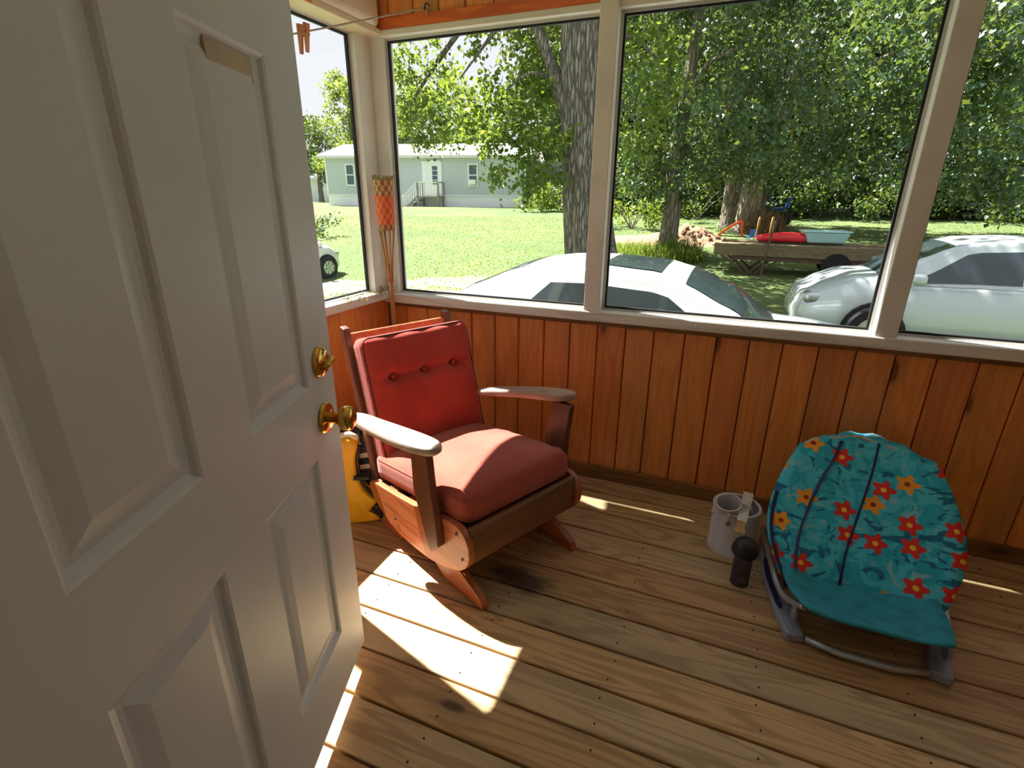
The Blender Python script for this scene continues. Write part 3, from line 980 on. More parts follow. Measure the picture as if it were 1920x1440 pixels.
leafn = q.noise(q.coords('Object', 0, (14, 14, 7)), 1.0, 2.0, 0.5, 1.5)
bc = q.mix(q.smooth(leafn, 0.45, 0.52), srgb(30, 176, 204), srgb(70, 196, 222))
leaf2 = q.noise(q.coords('Object', 0, (9, 9, 20), (3, 1, 7)), 1.0, 2.0, 0.5, 2.0)
bc = q.mix(q.smooth(leaf2, 0.60, 0.66), bc, srgb(130, 196, 210))
bc = q.mix(q.smooth(leaf2, 0.40, 0.36), bc, srgb(14, 108, 150))
c = q.mix(q.math('MULTIPLY', flower, keep), bc, fc)
c = q.mix(q.math('MULTIPLY', heart, keep), c, hc)
M['floral'] = q.done(q.bsdf(c, 0.7, q.noise(v, 300, 2), 0.1, 0.001))

bb = thing('baby_seat', 'turquoise flowered baby seat with silver tube frame and grey plastic feet', 'baby seat', (0.60, 1.90, 0.0))
BL = T(-0.60, -1.90, 0)


def bpart(m, name, mat, bevel=0, smooth=None, parent=None):
    m.v = [tuple(BL @ Vector(p)) for p in m.v]
    return m.build(name, mat, parent or bb, bevel=bevel, smooth=smooth)


def sheet(fn, nu, nv, th):
    m = MB()
    P = [[Vector(fn(i / nu, j / nv)) for j in range(nv + 1)] for i in range(nu + 1)]
    vs = []
    for s in (0, 1):
        for i in range(nu + 1):
            for j in range(nv + 1):
                a = P[min(i + 1, nu)][j] - P[max(i - 1, 0)][j]
                b = P[i][min(j + 1, nv)] - P[i][max(j - 1, 0)]
                nn = a.cross(b).normalized()
                e = min(i, nu - i, j, nv - j)
                t = th * (1 if e > 1 else (0.75 if e == 1 else 0.25))
                vs.append(P[i][j] + nn * (t / 2 if s else -t / 2))
    k = (nu + 1) * (nv + 1)
    ix = lambda i, j: i * (nv + 1) + j
    fs = []
    for i in range(nu):
        for j in range(nv):
            fs.append((ix(i, j), ix(i + 1, j), ix(i + 1, j + 1), ix(i, j + 1)))
            fs.append((k + ix(i, j), k + ix(i, j + 1), k + ix(i + 1, j + 1), k + ix(i + 1, j)))
    for i in range(nu):
        for j in (0, nv):
            fs.append((ix(i, j), ix(i + 1, j), k + ix(i + 1, j), k + ix(i, j)))
    for j in range(nv):
        for i in (0, nu):
            fs.append((ix(i, j), ix(i, j + 1), k + ix(i, j + 1), k + ix(i, j)))
    return m.add(vs, fs)


def backrest(u, t):
    # u across (0 = left edge), t up
    x = 0.350 - .085 * math.sin(PI * max(0.0, t) ** .9) * (1 - 2 * u) + 0.46 * u + .02 * t
    y = 1.80 + 0.40 * t + 0.09 * math.sin(PI * u) * (0.6 + 0.4 * t)
    z = 0.065 + 0.395 * t + 0.05 * math.sin(PI * min(1, max(0, u))) * t
    z += 0.006 * math.sin(u * 31 + t * 9)
    return (x, y, z)


bpart(sheet(backrest, 18, 18, .035), 'backrest_pad', M['floral'], smooth=180)


def seatpad(u, t):
    x = 0.575 + 0.48 * (u - .5) * (1 - .22 * max(0, t) ** 3)
    y = 1.90 - 0.34 * t + 0.02 * math.sin(PI * u)
    z = 0.085 + 0.06 * t * t - 0.03 * math.sin(PI * u) * math.sin(PI * t) + 0.03 * abs(2 * u - 1) ** 3
    return (x, y, z)


bpart(sheet(seatpad, 14, 12, .03), 'seat_pad', M['teal'], smooth=180)
for u0, t0, u1, t1 in ((.10, .02, .34, .93), (.40, .02, .60, .93), (.02, -0.02, .03, .60)):
    pts = []
    for k in range(12):
        f_ = k / 11
        p = Vector(backrest(u0 + (u1 - u0) * f_, t0 + (t1 - t0) * f_))
        pts.append(p + Vector((-.004, -.013, .010)))
    bpart(MB().tube(pts, .010, 8, flat=0.35), 'strap', M['navy'], smooth=180)
# curved tube hoop at each side and across the top
for s in (0, 1):
    X = lambda a: a if not s else 1.15 - a
    pts = [(X(.298), 2.23, .020), (X(.296), 2.10, .055), (X(.300), 1.97, .085), (X(.308), 1.86, .090), (X(.322), 1.77, .080), (X(.345), 1.70, .085), (X(.39), 1.63, .12)]
    cvs = []
    for i in range(len(pts) - 1):
        p0, p1, p2, p3 = [Vector(pts[max(0, min(len(pts) - 1, i + k))]) for k in (-1, 0, 1, 2)]
        for k in range(5):
            t = k / 5
            cvs.append(0.5 * ((2 * p1) + (-p0 + p2) * t + (2 * p0 - 5 * p1 + 4 * p2 - p3) * t * t + (-p0 + 3 * p1 - 3 * p2 + p3) * t ** 3))
    cvs.append(Vector(pts[-1]))
    bpart(MB().tube(cvs, .011, 10), 'side_tube', M['tube'], smooth=180)
    # plastic floor foot with navy inlay
    out = [(X(.290), 2.20), (X(.283), 2.02), (X(.292), 1.86), (X(.318), 1.70), (X(.347), 1.585), (X(.405), 1.60), (X(.385), 1.70), (X(.340), 1.80), (X(.322), 1.92), (X(.318), 2.05), (X(.320), 2.19)]
    ft = bpart(MB().prism(out if not s else out[::-1], 'z', 0.0, .034), 'floor_foot', M['grey_plastic'], bevel=0.008)
    inl = [(X(.289), 1.98), (X(.294), 1.87), (X(.316), 1.745), (X(.330), 1.70), (X(.344), 1.71), (X(.330), 1.78), (X(.313), 1.88), (X(.306), 1.98)]
    bpart(MB().prism(chaikin(inl, 1) if not s else chaikin(inl, 1)[::-1], 'z', .0335, .038), 'inlay', M['navy'], parent=ft)['label'] = 'navy blue rubber inlay'
    # pivot hub
    bpart(MB().lathe([(.001, 0), (.026, 0), (.028, .006), (.024, .014), (.001, .016)], 20, T(X(.362), 1.655, .075) @ Matrix.Rotation(R(90), 4, 'Y')), 'pivot_hub', M['grey_plastic'], smooth=40)
bpart(MB().tube([(.405, 1.60, .022), (.5, 1.575, .022), (.65, 1.575, .022), (.745, 1.60, .022)], .011, 10), 'front_bar', M['tube'], smooth=180)
bpart(MB().tube([(.298, 2.20, .022), (.45, 2.235, .022), (.70, 2.235, .022), (.852, 2.20, .022)], .011, 10), 'rear_bar', M['tube'], smooth=180)
for s in (0, 1):
    X = lambda a: a if not s else 1.15 - a
    bpart(MB().tube([(X(.318), 2.20, .035), (X(.335), 2.215, .20), (X(.352), 2.225, .34), (X(.37), 2.225, .43)], .010, 10), 'rear_leg', M['tube'], smooth=180)
bpart(MB().tube([(.37, 2.225, .43), (.42, 2.24, .47), (.575, 2.27, .50), (.73, 2.24, .47), (.78, 2.225, .43)], .010, 10), 'top_bar', M['tube'], smooth=180)

# =================================================================== TORCH, LIFE VEST, BAG, BOX, CLOTHESLINE
tq = N('woven_band')
v = tq.coords('Object', 0)
sx_ = tq.n('SeparateXYZ', i_0=v)
an = tq.math('ARCTAN2', sx_.outputs[1], sx_.outputs[0])
ck = tq.math('MULTIPLY', tq.math('SINE', tq.math('MULTIPLY', an, 9.0)), tq.math('SINE', tq.math('MULTIPLY', sx_.outputs[2], 120.0)))
c1 = tq.mix(tq.smooth(ck, -0.2, 0.2), srgb(222, 74, 34), srgb(206, 130, 76))
M['weave_red'] = tq.done(tq.bsdf(c1, 0.7, ck, 0.5, 0.003))
tq = N('woven_top')
v = tq.coords('Object', 0)
sx_ = tq.n('SeparateXYZ', i_0=v)
an = tq.math('ARCTAN2', sx_.outputs[1], sx_.outputs[0])
ck = tq.math('MULTIPLY', tq.math('SINE', tq.math('MULTIPLY', an, 9.0)), tq.math('SINE', tq.math('MULTIPLY', sx_.outputs[2], 120.0)))
c1 = tq.mix(tq.smooth(ck, -0.2, 0.2), srgb(150, 96, 56), srgb(196, 158, 108))
M['weave_tan'] = tq.done(tq.bsdf(c1, 0.75, ck, 0.5, 0.003))
tb = thing('bamboo_torch', 'bamboo garden torch with a red woven band leaning in the porch corner', 'torch', (-1.640, 2.315, 0.0))
tb.rotation_euler = (R(0.4), R(-0.15), R(10))
MB().tube([(0, 0, 0), (0.001, 0, .3), (0, 0, .6), (0, 0, .98), (0, 0, 1.06)], [.0125, .0125, .013, .013, .0115], 12).build('pole', M['bamboo'], tb, smooth=60)
for zz in (.28, .62, .90):
    MB().lathe([(.0125, -.005), (.0152, 0), (.0125, .005)], 14, T(0, 0, zz), close=False).build('bamboo_node', M['bamboo'], tb, smooth=180)
for k in range(8):
    a = 2 * PI * k / 8
    ca, sa = math.cos(a), math.sin(a)
    pts = [(.012 * ca, .012 * sa, .965), (.015 * ca, .015 * sa, 1.03), (.026 * ca, .026 * sa, 1.13), (.040 * ca, .040 * sa, 1.235)]
    MB().tube(pts, .0048, 6).build('split_strip', M['bamboo'], tb, smooth=180)


def weave(z0, z1, r0, r1, name, mat):
    m = MB()
    nr, ns_ = 9, 40
    prof = []
    vs, fs = [], []
    for i in range(nr + 1):
        f_ = i / nr
        for k in range(ns_):
            a = 2 * PI * k / ns_
            r = r0 + (r1 - r0) * f_ + .0022 * math.sin(k * PI / 2 + (i % 2) * PI)
            vs.append((r * math.cos(a), r * math.sin(a), z0 + (z1 - z0) * f_))
    for i in range(nr):
        for k in range(ns_):
            fs.append((i * ns_ + k, i * ns_ + (k + 1) % ns_, (i + 1) * ns_ + (k + 1) % ns_, (i + 1) * ns_ + k))
    return m.add(vs, fs).build(name, mat, tb, smooth=180)


weave(1.225, 1.255, .040, .043, 'lower_weave', M['weave_tan'])
weave(1.255, 1.395, .0435, .047, 'red_weave', M['weave_red'])
weave(1.395, 1.470, .047, .048, 'upper_weave', M['weave_tan'])
fr = MB()
for k in range(46):
    a = 2 * PI * k / 46
    r = .047
    fr.tube([(r * math.cos(a), r * math.sin(a), 1.465), ((r + .004) * math.cos(a + .05), (r + .004) * math.sin(a + .05), 1.478 + random.uniform(0, .012))], .0022, 4)
fr.build('frayed_rim', M['straw'], tb, kind='stuff')
MB().lathe([(.001, 1.30), (.036, 1.30), (.040, 1.44), (.036, 1.455), (.012, 1.468), (.001, 1.47)], 20).build('oil_canister', M['dark_metal'], tb, smooth=40)

vd, vn = Vector((.886, .463, 0)), Vector((-.463, .886, 0))
VA = Vector((-1.446, 1.563, 0))
lv = thing('life_vest', 'yellow foam life vest with a black armhole edge standing behind the door', 'vest', VA, math.atan2(.463, .886))
out = [(.16, .0), (.155, .035), (.118, .055), (.117, .066), (.138, .088), (.156, .113), (.119, .142), (.092, .179), (.074, .239), (.069, .30), (.075, .344), (.090, .392), (.084, .416), (.055, .434), (.0, .424), (-.06, .405), (-.17, .39), (-.20, .30), (-.21, .1), (-.20, .0)]
m = MB()
n = len(out)
oc = chaikin(out, 2)
n = len(oc)
cxu, cyu = -.03, .21
vs, fs = [], []
for s_, yv in ((.90, -.030), (.97, -.022), (1.0, 0.0), (1.0, .03), (.95, .05)):
    for a, b in oc:
        vs.append((cxu + (a - cxu) * s_, yv, max(0.002, cyu + (b - cyu) * s_)))
for k in range(4):
    for i in range(n):
        fs.append((k * n + i, k * n + (i + 1) % n, (k + 1) * n + (i + 1) % n, (k + 1) * n + i))
fs += [tuple(range(n)), tuple(range(4 * n, 5 * n))]
m.add(vs, fs)
m.build('vest_panel', M['yellow'], lv, smooth=50)
edge = [(a, -.004, b) for a, b in [(.156, .113), (.119, .142), (.092, .179), (.0735, .239), (.0685, .30), (.0745, .344), (.090, .392)]]
MB().tube([(a + .006, b, c_) for a, b, c_ in edge], .009, 8).build('armhole_binding', M['black'], lv, smooth=180)
MB().tube([(-.165, .0, .396), (-.06, -.005, .412), (.0, -.005, .430), (.055, -.005, .440), (.088, -.005, .420)], .013, 8, flat=.8).build('collar_trim', M['cream'], lv, smooth=180)['label'] = 'cream shoulder edge'
MB().box((.06, -.045, .235), (.13, .0, .250)).build('buckle_strap', M['black'], lv, bevel=.003)
MB().box((.125, -.02, .02), (.165, .03, .09)).build('side_strap', M['black'], lv, bevel=.008)
bp = thing('black_duffel_bag', 'black duffel bag with two white stripes behind the yellow vest', 'bag', VA + vd * .17 + vn * .13, math.atan2(.463, .886))
sm2 = rbox((.15, .07, .20), .06, 8, (0, 0))
sm2.v = [(p[0], p[1], p[2] + .20) for p in sm2.v]
bpb = sm2.build('bag_body', plain('black_nylon', srgb(44, 48, 58), 0.6, 0.15, 20, 0.2), bp, smooth=180)
for z0, a in ((.315, R(-9)), (.255, R(-6))):
    mm = rbox((.11, .004, .011), .003, 3)
    mm.v = [tuple(T(.0, -.072, z0) @ Matrix.Rotation(a, 4, 'Y') @ Vector(p)) for p in mm.v]
    mm.build('stripe', M['cream'], bp, smooth=50)
MB().tube([(-.09, -.03, .38), (-.07, -.04, .435), (0, -.045, .45), (.07, -.04, .435), (.09, -.03, .38)], .009, 8).build('handle', M['black'], bp, smooth=180)
cb = thing('cardboard_box', 'low brown cardboard box against the left wall behind the yellow vest', 'box', (-1.50, 2.02, 0.0), R(3))
MB().box((-.19, -.16, .001), (.19, .16, .345)).build('box_body', M['card'], cb, bevel=.004)
for s in (-1, 1):
    MB().box((-.19, 0.002 if s > 0 else -.16, .346), (.19, .16 if s > 0 else -.002, .350)).build('flap', M['card'], cb)
MB().box((-.192, -.03, .3505), (.192, .03, .352)).build('tape', plain('packing_tape', srgb(150, 118, 86), 0.25), cb)

cl = thing('clothesline', 'pale cord clothesline strung across the corner under the ceiling', 'cord', (-1.40, 2.385, 2.185))
pts = []
pA, pB = Vector((-1.40, 2.372, 2.185)), Vector((-1.655, 1.00, 1.70))
for k in range(25):
    t = k / 24
    p = pA.lerp(pB, t)
    p.z -= 0.03 * t * (1 - t)
    pts.append(p - pA)
MB().tube(pts, .0032, 6).build('cord', M['rope'], cl, smooth=180)
MB().tube([(0, .014, .01), (0, .0, .012), (.004, -.012, .008), (.002, -.016, -.006), (-.006, -.012, -.012)], .004, 8).build('hook', M['dark_metal'], cl, smooth=180)
MB().ball((0, -.006, 0), (.012, .012, .010)).tube([(0, -.006, 0), (.004, -.008, -.04)], .003, 6).build('knot', M['rope'], cl, smooth=180)


def cord_at(yy):
    t = (2.372 - yy) / (2.372 - 1.00)
    p = pA.lerp(pB, t)
    p.z -= 0.03 * t * (1 - t)
    return p


for k, (yy, tilt, lab) in enumerate(((1.735, 20, 'wooden clothespin on the cord, right one of two hanging together'), (1.708, 15, 'wooden clothespin on the cord, left one next to the door edge'))):
    p = cord_at(yy)
    cp = thing('clothespin', lab, 'clothespin', p, R(0), 'clothespins on the cord')
    cp.rotation_euler = (R(tilt * .8), R(tilt), 0)
    for s in (-1, 1):
        mm = MB().prism([(-.0045, .022), (.0045, .022), (.005, -.07), (-.005, -.07)], 'x', -.0045, .0045)
        mm.v = [tuple(T(s * .0065, 0, 0) @ Matrix.Rotation(R(5 * s), 4, 'Y') @ Vector(pp)) for pp in mm.v]
        mm.build('prong', M['peg'], cp)
    MB().tube([(-.010, .005, -.012), (.010, .005, -.012)], .0028, 6).build('spring', M['dark_metal'], cp)

sd = MB()
for k in range(60):
    y0 = random.uniform(2.0, 2.36)
    p = Vector((XL + random.uniform(.0, .04), y0, .908 + random.uniform(0, .012)))
    d1 = Vector((random.uniform(-.01, .03), random.uniform(-.03, .03), random.uniform(-.015, .02)))
    d2 = d1 + Vector((random.uniform(-.005, .02), random.uniform(-.02, .02), random.uniform(-.03, .002)))
    sd.tube([p, p + d1, p + d2], .0014, 4)
so = sd.build('dry_moss', M['straw'], kind='stuff')
tag(so, 'tuft of dry moss and straw on the white sill in the corner', 'moss')

# =================================================================== TREES
rng = np.random.default_rng(11)


def barkmat(name, c1, c2, sc_=1.0):
    q = N(name)
    v = q.coords('Object', 0.0, (9 * sc_, 9 * sc_, 1.1 * sc_))
    n = q.noise(v, 1.6, 5.0, 0.65, 0.8)
    vo = q.n('TexVoronoi', feature='DISTANCE_TO_EDGE', i_Scale=1.6)
    wv = q.n('VectorMath', operation='ADD', i_0=v, i_1=q.n('VectorMath', operation='SCALE', i_0=q.n('TexNoise', i_Vector=v, i_Scale=1.2).outputs[1], i_Scale=0.9).outputs[0])
    q.set(vo.inputs['Vector'], wv.outputs[0])
    e = q.smooth(vo.outputs['Distance'], 0.0, 0.22)
    c = q.mix(e, c2, c1)
    c = q.mix(q.math('MULTIPLY', q.smooth(n, 0.45, 0.75), 0.5), c, tuple(a * 1.35 for a in c1[:3]) + (1,))
    return q.done(q.bsdf(c, 0.9, q.math('ADD', e, q.math('MULTIPLY', n, 0.5)), 0.9, 0.03))


M['bark'] = barkmat('furrowed_bark', srgb(140, 132, 122), srgb(72, 66, 60), 1.8)
M['bark_d'] = barkmat('dark_bark', srgb(140, 130, 116), srgb(82, 74, 64), 0.8)
M['leaf_a'] = leafmat('maple_leaves', srgb(44, 70, 28), srgb(64, 96, 36), srgb(98, 122, 50))
M['leaf_b'] = leafmat('shade_leaves', srgb(30, 58, 42), srgb(44, 78, 50), srgb(74, 106, 68), 0.75, 0.26)
M['leaf_y'] = leafmat('bright_leaves', srgb(78, 104, 40), srgb(106, 128, 52), srgb(138, 150, 72), 0.3, 0.45)
M['leaf_d'] = leafmat('woods_leaves', srgb(32, 54, 34), srgb(44, 72, 40), srgb(70, 94, 52), 0.4, 0.3)
M['blade'] = leafmat('grass_blades', srgb(84, 104, 48), srgb(94, 114, 56), srgb(108, 120, 66), 0.15, 0.55)


def leaves(name, blobs, size, dens, mat, parent, clump=26, droop=0.5, spread=0.55):
    """blobs (x,y,z,r) world; leaves gathered on twigs inside each blob; local to parent"""
    ox, oy, oz = parent.location
    C_, S_ = [], []
    for (x, y, z, r) in blobs:
        nl = int(dens * (r / size) ** 2)
        nc = max(4, nl // clump)
        d = rng.normal(size=(nc, 3))
        d /= np.linalg.norm(d, axis=1)[:, None]
        rad = r * rng.uniform(0.15, 1.0, (nc, 1)) ** 0.5
        cc = np.array([x - ox, y - oy, z - oz]) + d * rad * np.array([1, 1, 0.85])
        tw = rng.normal(size=(nc, 3))
        tw[:, 2] -= droop
        tw /= np.linalg.norm(tw, axis=1)[:, None]
        t = rng.uniform(-1, 1, (nc, clump, 1))
        p = cc[:, None, :] + tw[:, None, :] * t * spread * min(r, 0.9) * 0.8 + rng.normal(size=(nc, clump, 3)) * size * 0.75
        C_.append(p.reshape(-1, 3))
    p = np.concatenate(C_)
    n = len(p)
    ax = rng.normal(size=(n, 3))
    ax[:, 2] -= 0.9
    ax /= np.linalg.norm(ax, axis=1)[:, None]
    nm = rng.normal(size=(n, 3)) * 0.75 + np.array([0, 0, 1.0])
    sd = np.cross(ax, nm)
    sd /= np.linalg.norm(sd, axis=1)[:, None]
    nm = np.cross(sd, ax)
    s = size * rng.uniform(0.6, 1.25, (n, 1))
    b = p
    tip = p + ax * s
    mid = p + ax * s * 0.42 + nm * s * 0.10
    l = mid + sd * s * 0.40
    r_ = mid - sd * s * 0.40
    V = np.stack([b, l, tip, r_], axis=1).reshape(-1, 3)
    Q = np.arange(4 * n).reshape(-1, 4)
    return np_mesh(name, V, Q, mat, parent, 'stuff')


def trunk(name, pts, radii, mat, parent, seg=20, ridge=0.0, flare=0.0):
    ox, oy, oz = parent.location
    P = [Vector(p) - Vector((ox, oy, oz)) for p in pts]
    # resample
    L_, RR = [], []
    for i in range(len(P) - 1):
        p0, p1, p2, p3 = P[max(0, i - 1)], P[i], P[i + 1], P[min(len(P) - 1, i + 2)]
        for k in range(6):
            t = k / 6
            L_.append(0.5 * ((2 * p1) + (-p0 + p2) * t + (2 * p0 - 5 * p1 + 4 * p2 - p3) * t * t + (-p0 + 3 * p1 - 3 * p2 + p3) * t ** 3))
            RR.append(radii[i] + (radii[i + 1] - radii[i]) * t)
    L_.append(P[-1])
    RR.append(radii[-1])
    m = MB().tube(L_, RR, seg)
    if ridge:
        for i in range(len(L_) * seg):
            ring, k = divmod(i, seg)
            a = 2 * PI * k / seg
            c_ = L_[ring]
            g_ = 1 + ridge * (abs(math.sin(a * 9 + 0.8 * math.sin(ring * .55))) - .5) + ridge * .8 * math.sin(a * 3 + ring * .11)
            v_ = Vector(m.v[i])
            m.v[i] = tuple(c_ + (v_ - c_) * g_)
    return m.build(name, mat, parent, smooth=180)


def tree(name, label, tp, tr, branches, blobs, lsize, dens, lmat, bmat, group=None, seg=20, ridge=0.05, **kw):
    base = Vector(tp[0])
    t = thing(name, label, 'tree', base, 0, group)
    trunk('trunk', tp, tr, M[bmat], t, seg, ridge)
    for pts, rr in branches:
        trunk('branch', pts, rr, M[bmat], t, 8, 0.0)
    leaves('foliage', blobs, lsize, dens, M[lmat], t, **kw)
    return t


def rb(c, r, n, br, flat=0.8):
    """n random blobs of radius ~br filling an ellipsoid"""
    o = []
    for _ in range(n):
        d = Vector((random.gauss(0, 1), random.gauss(0, 1), random.gauss(0, 1))).normalized()
        k = random.uniform(.3, 1) ** .5
        o.append((c[0] + d.x * r * k, c[1] + d.y * r * k, c[2] + d.z * r * k * flat, br * random.uniform(.75, 1.2)))
    return o


T1 = [(-3.24, 7.86, 1.75, 0.44), (-3.01, 8.16, 2.03, 0.40), (-3.38, 7.58, 2.07, 0.34), (-2.81, 7.92, 1.52, 0.30), (-2.59, 7.78, 2.24, 0.34), (-4.03, 8.05, 2.83, 0.51), (-3.52, 8.50, 2.98, 0.52), (-2.88, 8.21, 2.65, 0.40), (-3.47, 8.09, 2.44, 0.45), (-3.14, 8.43, 3.26, 0.37), (-4.61, 8.31, 2.63, 0.44), (-3.08, 8.46, 3.71, 0.37), (-4.17, 8.54, 3.72, 0.34), (-2.75, 8.46, 3.85, 0.28), (-3.73, 7.86, 2.35, 0.36), (-3.10, 8.02, 2.31, 0.40), (-2.48, 7.61, 1.73, 0.21)]
T1 += [(-1.75, 8.3, 3.0, .40), (-1.35, 8.6, 3.4, .45), (-1.5, 8.9, 2.3, .40), (-1.25, 9.2, 2.9, .45)]
T1top = rb((-2.6, 10.2, 7.4), 3.6, 46, 0.85, 0.55)
tree('maple_tree', 'big maple tree with furrowed grey trunk just beyond the white sedan',
     [(-1.93, 8.32, gz(-1.93, 8.32) - .1), (-1.98, 8.28, .0), (-2.03, 8.25, 0.46), (-2.14, 8.23, 1.15), (-2.23, 8.2, 1.9), (-2.29, 8.19, 2.62), (-2.36, 8.16, 3.7), (-2.40, 8.3, 5.0), (-2.4, 9.0, 7.2)],
     [.58, .45, .41, .36, .325, .30, .265, .22, .10],
     [([(-2.32, 8.16, 2.2), (-2.55, 8.10, 2.75), (-2.72, 8.05, 3.15), (-2.90, 7.99, 3.55), (-3.2, 7.9, 4.3)], [.17, .13, .085, .075, .06]),
      ([(-2.66, 8.08, 2.95), (-3.0, 7.96, 3.05), (-3.35, 7.9, 2.85)], [.03, .02, .01]),
      ([(-2.40, 8.3, 4.6), (-3.4, 9.2, 5.6), (-4.6, 9.8, 6.6)], [.13, .09, .04]),
      ([(-2.40, 8.3, 4.8), (-1.4, 9.2, 5.9), (-0.4, 10.2, 6.8)], [.13, .09, .04]),
      ([(-3.0, 7.9, 4.0), (-3.6, 8.0, 3.6), (-4.2, 8.1, 3.1)], [.05, .03, .012]),
      ([(-2.2, 8.3, 3.4), (-1.7, 8.5, 3.5), (-1.3, 8.8, 3.2)], [.05, .03, .012])],
     T1, 0.088, 12.0, 'leaf_a', 'bark', seg=72, ridge=0.045)
leaves('upper_foliage', T1top, 0.16, 13.0, M['leaf_a'], bpy.data.objects['maple_tree'])

T2 = [(-2.96, 13.37, 5.65, 0.70), (-3.57, 15.21, 5.66, 0.85), (-3.01, 13.47, 4.18, 0.68), (-3.44, 16.32, 4.05, 0.76), (-2.96, 15.39, 3.10, 0.83), (-2.76, 14.40, 2.23, 0.69), (-1.96, 12.50, 5.26, 0.67), (-2.61, 16.69, 5.61, 0.82), (-2.62, 16.30, 4.71, 0.91), (-2.15, 12.81, 3.58, 0.73), (-2.11, 14.53, 3.06, 0.74), (-2.15, 15.23, 2.27, 0.85), (-1.64, 15.83, 6.07, 0.90), (-1.93, 15.74, 5.34, 0.89), (-1.76, 16.93, 4.86, 0.79), (-1.65, 16.58, 4.13, 0.74), (-1.33, 16.72, 3.36, 0.91), (-1.42, 14.81, 2.17, 0.82), (-0.85, 12.69, 5.30, 0.67), (-0.70, 14.14, 4.81, 0.71), (-1.11, 17.46, 5.16, 0.90), (-0.76, 12.63, 3.41, 0.65), (-0.75, 13.26, 2.70, 0.63), (-0.68, 16.73, 2.38, 0.84), (-0.30, 15.72, 5.98, 0.81), (-0.26, 17.20, 5.70, 0.91), (-0.17, 13.69, 4.03, 0.69), (-0.25, 15.24, 3.79, 0.78), (0.14, 12.60, 2.67, 0.56), (0.31, 15.66, 2.35, 0.83), (0.13, 16.19, 6.23, 0.85), (0.41, 17.31, 5.65, 0.89), (0.48, 14.09, 4.26, 0.68), (0.62, 15.47, 3.79, 0.83), (0.73, 12.61, 2.63, 0.60), (0.89, 16.49, 2.45, 0.81), (0.89, 15.97, 6.00, 0.76), (1.25, 16.62, 5.27, 0.76), (1.26, 14.13, 4.04, 0.70), (1.11, 13.58, 3.42, 0.62), (1.80, 16.44, 3.17, 0.78), (1.89, 15.99, 2.34, 0.73), (-2.11, 14.85, 1.64, 0.59), (-1.56, 15.12, 1.31, 0.41), (-1.22, 15.95, 1.93, 0.66), (-2.70, 15.77, 1.93, 0.58)]
T2 += rb((-1.2, 14.5, 8.2), 3.6, 26, 1.0, 0.5)
p2 = at(-6.1, 15.4)
tree('shade_tree', 'leafy shade tree with slim grey trunk rising from tall grass behind the sedan', [p2 - Vector((0, 0, .1)), p2 + Vector((0, 0, .4)), p2 + Vector((.02, 0, 1.3)), p2 + Vector((-.05, 0, 2.6)), p2 + Vector((.1, 0, 4.5)), p2 + Vector((.2, 0, 7))],
     [.33, .245, .225, .19, .15, .07],
     [([p2 + Vector((0, 0, 2.2)), p2 + Vector((-.8, -.3, 3.2)), p2 + Vector((-1.6, -.6, 4.2))], [.1, .07, .03]),
      ([p2 + Vector((0, 0, 2.4)), p2 + Vector((.9, -.4, 3.4)), p2 + Vector((2.2, -.6, 4.4))], [.1, .07, .03]),
      ([p2 + Vector((0, 0, 3.2)), p2 + Vector((.5, -1.4, 4.2)), p2 + Vector((1.2, -2.2, 4.4))], [.08, .05, .02])],
     T2, 0.125, 13.0, 'leaf_b', 'bark_d', seg=24)

T3 = [(0.40, 19.07, 6.91, 1.06), (0.73, 22.51, 6.85, 1.30), (0.73, 22.27, 5.75, 1.47), (1.56, 22.51, 4.24, 1.49), (1.20, 20.94, 2.70, 1.35), (1.46, 21.81, 7.68, 1.22), (1.74, 22.48, 6.53, 1.40), (1.90, 16.97, 4.30, 1.03), (2.41, 20.84, 4.10, 1.18), (2.49, 20.52, 2.81, 1.37), (2.72, 20.02, 7.10, 1.10), (3.27, 22.29, 6.67, 1.44), (3.29, 20.51, 4.87, 1.07), (3.13, 18.35, 3.78, 1.04), (3.72, 21.34, 2.84, 1.27), (2.90, 17.27, 6.05, 1.13), (3.53, 18.78, 5.71, 1.08), (3.64, 17.78, 4.44, 1.04), (4.31, 20.86, 4.03, 1.28), (4.13, 18.79, 2.79, 1.04), (4.40, 19.49, 6.71, 1.14), (4.61, 19.22, 5.68, 1.23), (4.10, 16.94, 4.27, 1.09), (5.67, 21.90, 3.97, 1.47), (4.88, 17.92, 2.39, 1.18), (5.73, 20.62, 6.77, 1.32), (4.59, 16.40, 5.09, 1.03), (4.83, 16.87, 4.13, 0.92), (4.91, 16.42, 3.15, 0.93), (6.53, 20.00, 2.81, 1.36), (7.00, 20.64, 1.84, 1.32), (6.14, 20.39, 6.66, 1.27), (5.23, 16.56, 4.87, 1.15), (5.83, 17.51, 4.25, 1.19), (6.97, 20.36, 3.79, 1.31), (6.50, 17.96, 2.56, 1.10), (7.91, 21.43, 2.24, 1.35), (-0.93, 20.98, 2.44, 0.87), (0.75, 20.99, 2.59, 0.97), (1.32, 20.96, 2.08, 0.65)]
p3 = at(1.3, 21.3)
tree('oak_tree', 'thick pale trunked oak beside the orange slide', [p3 - Vector((0, 0, .1)), p3 + Vector((0, 0, .5)), p3 + Vector((.05, 0, 1.6)), p3 + Vector((.4, 0, 3.2)), p3 + Vector((.8, 0, 6))],
     [.62, .46, .42, .34, .18],
     [([p3 + Vector((.1, 0, 1.3)), p3 + Vector((.75, 0, 2.3)), p3 + Vector((1.6, -.2, 3.8))], [.26, .2, .1]),
      ([p3 + Vector((.3, 0, 2.6)), p3 + Vector((1.5, -1.2, 4.2)), p3 + Vector((3.0, -2.0, 5.0))], [.16, .12, .05])],
     [b for b in T3 if b[0] > 0.3], 0.17, 11.0, 'leaf_b', 'bark_d', seg=24)
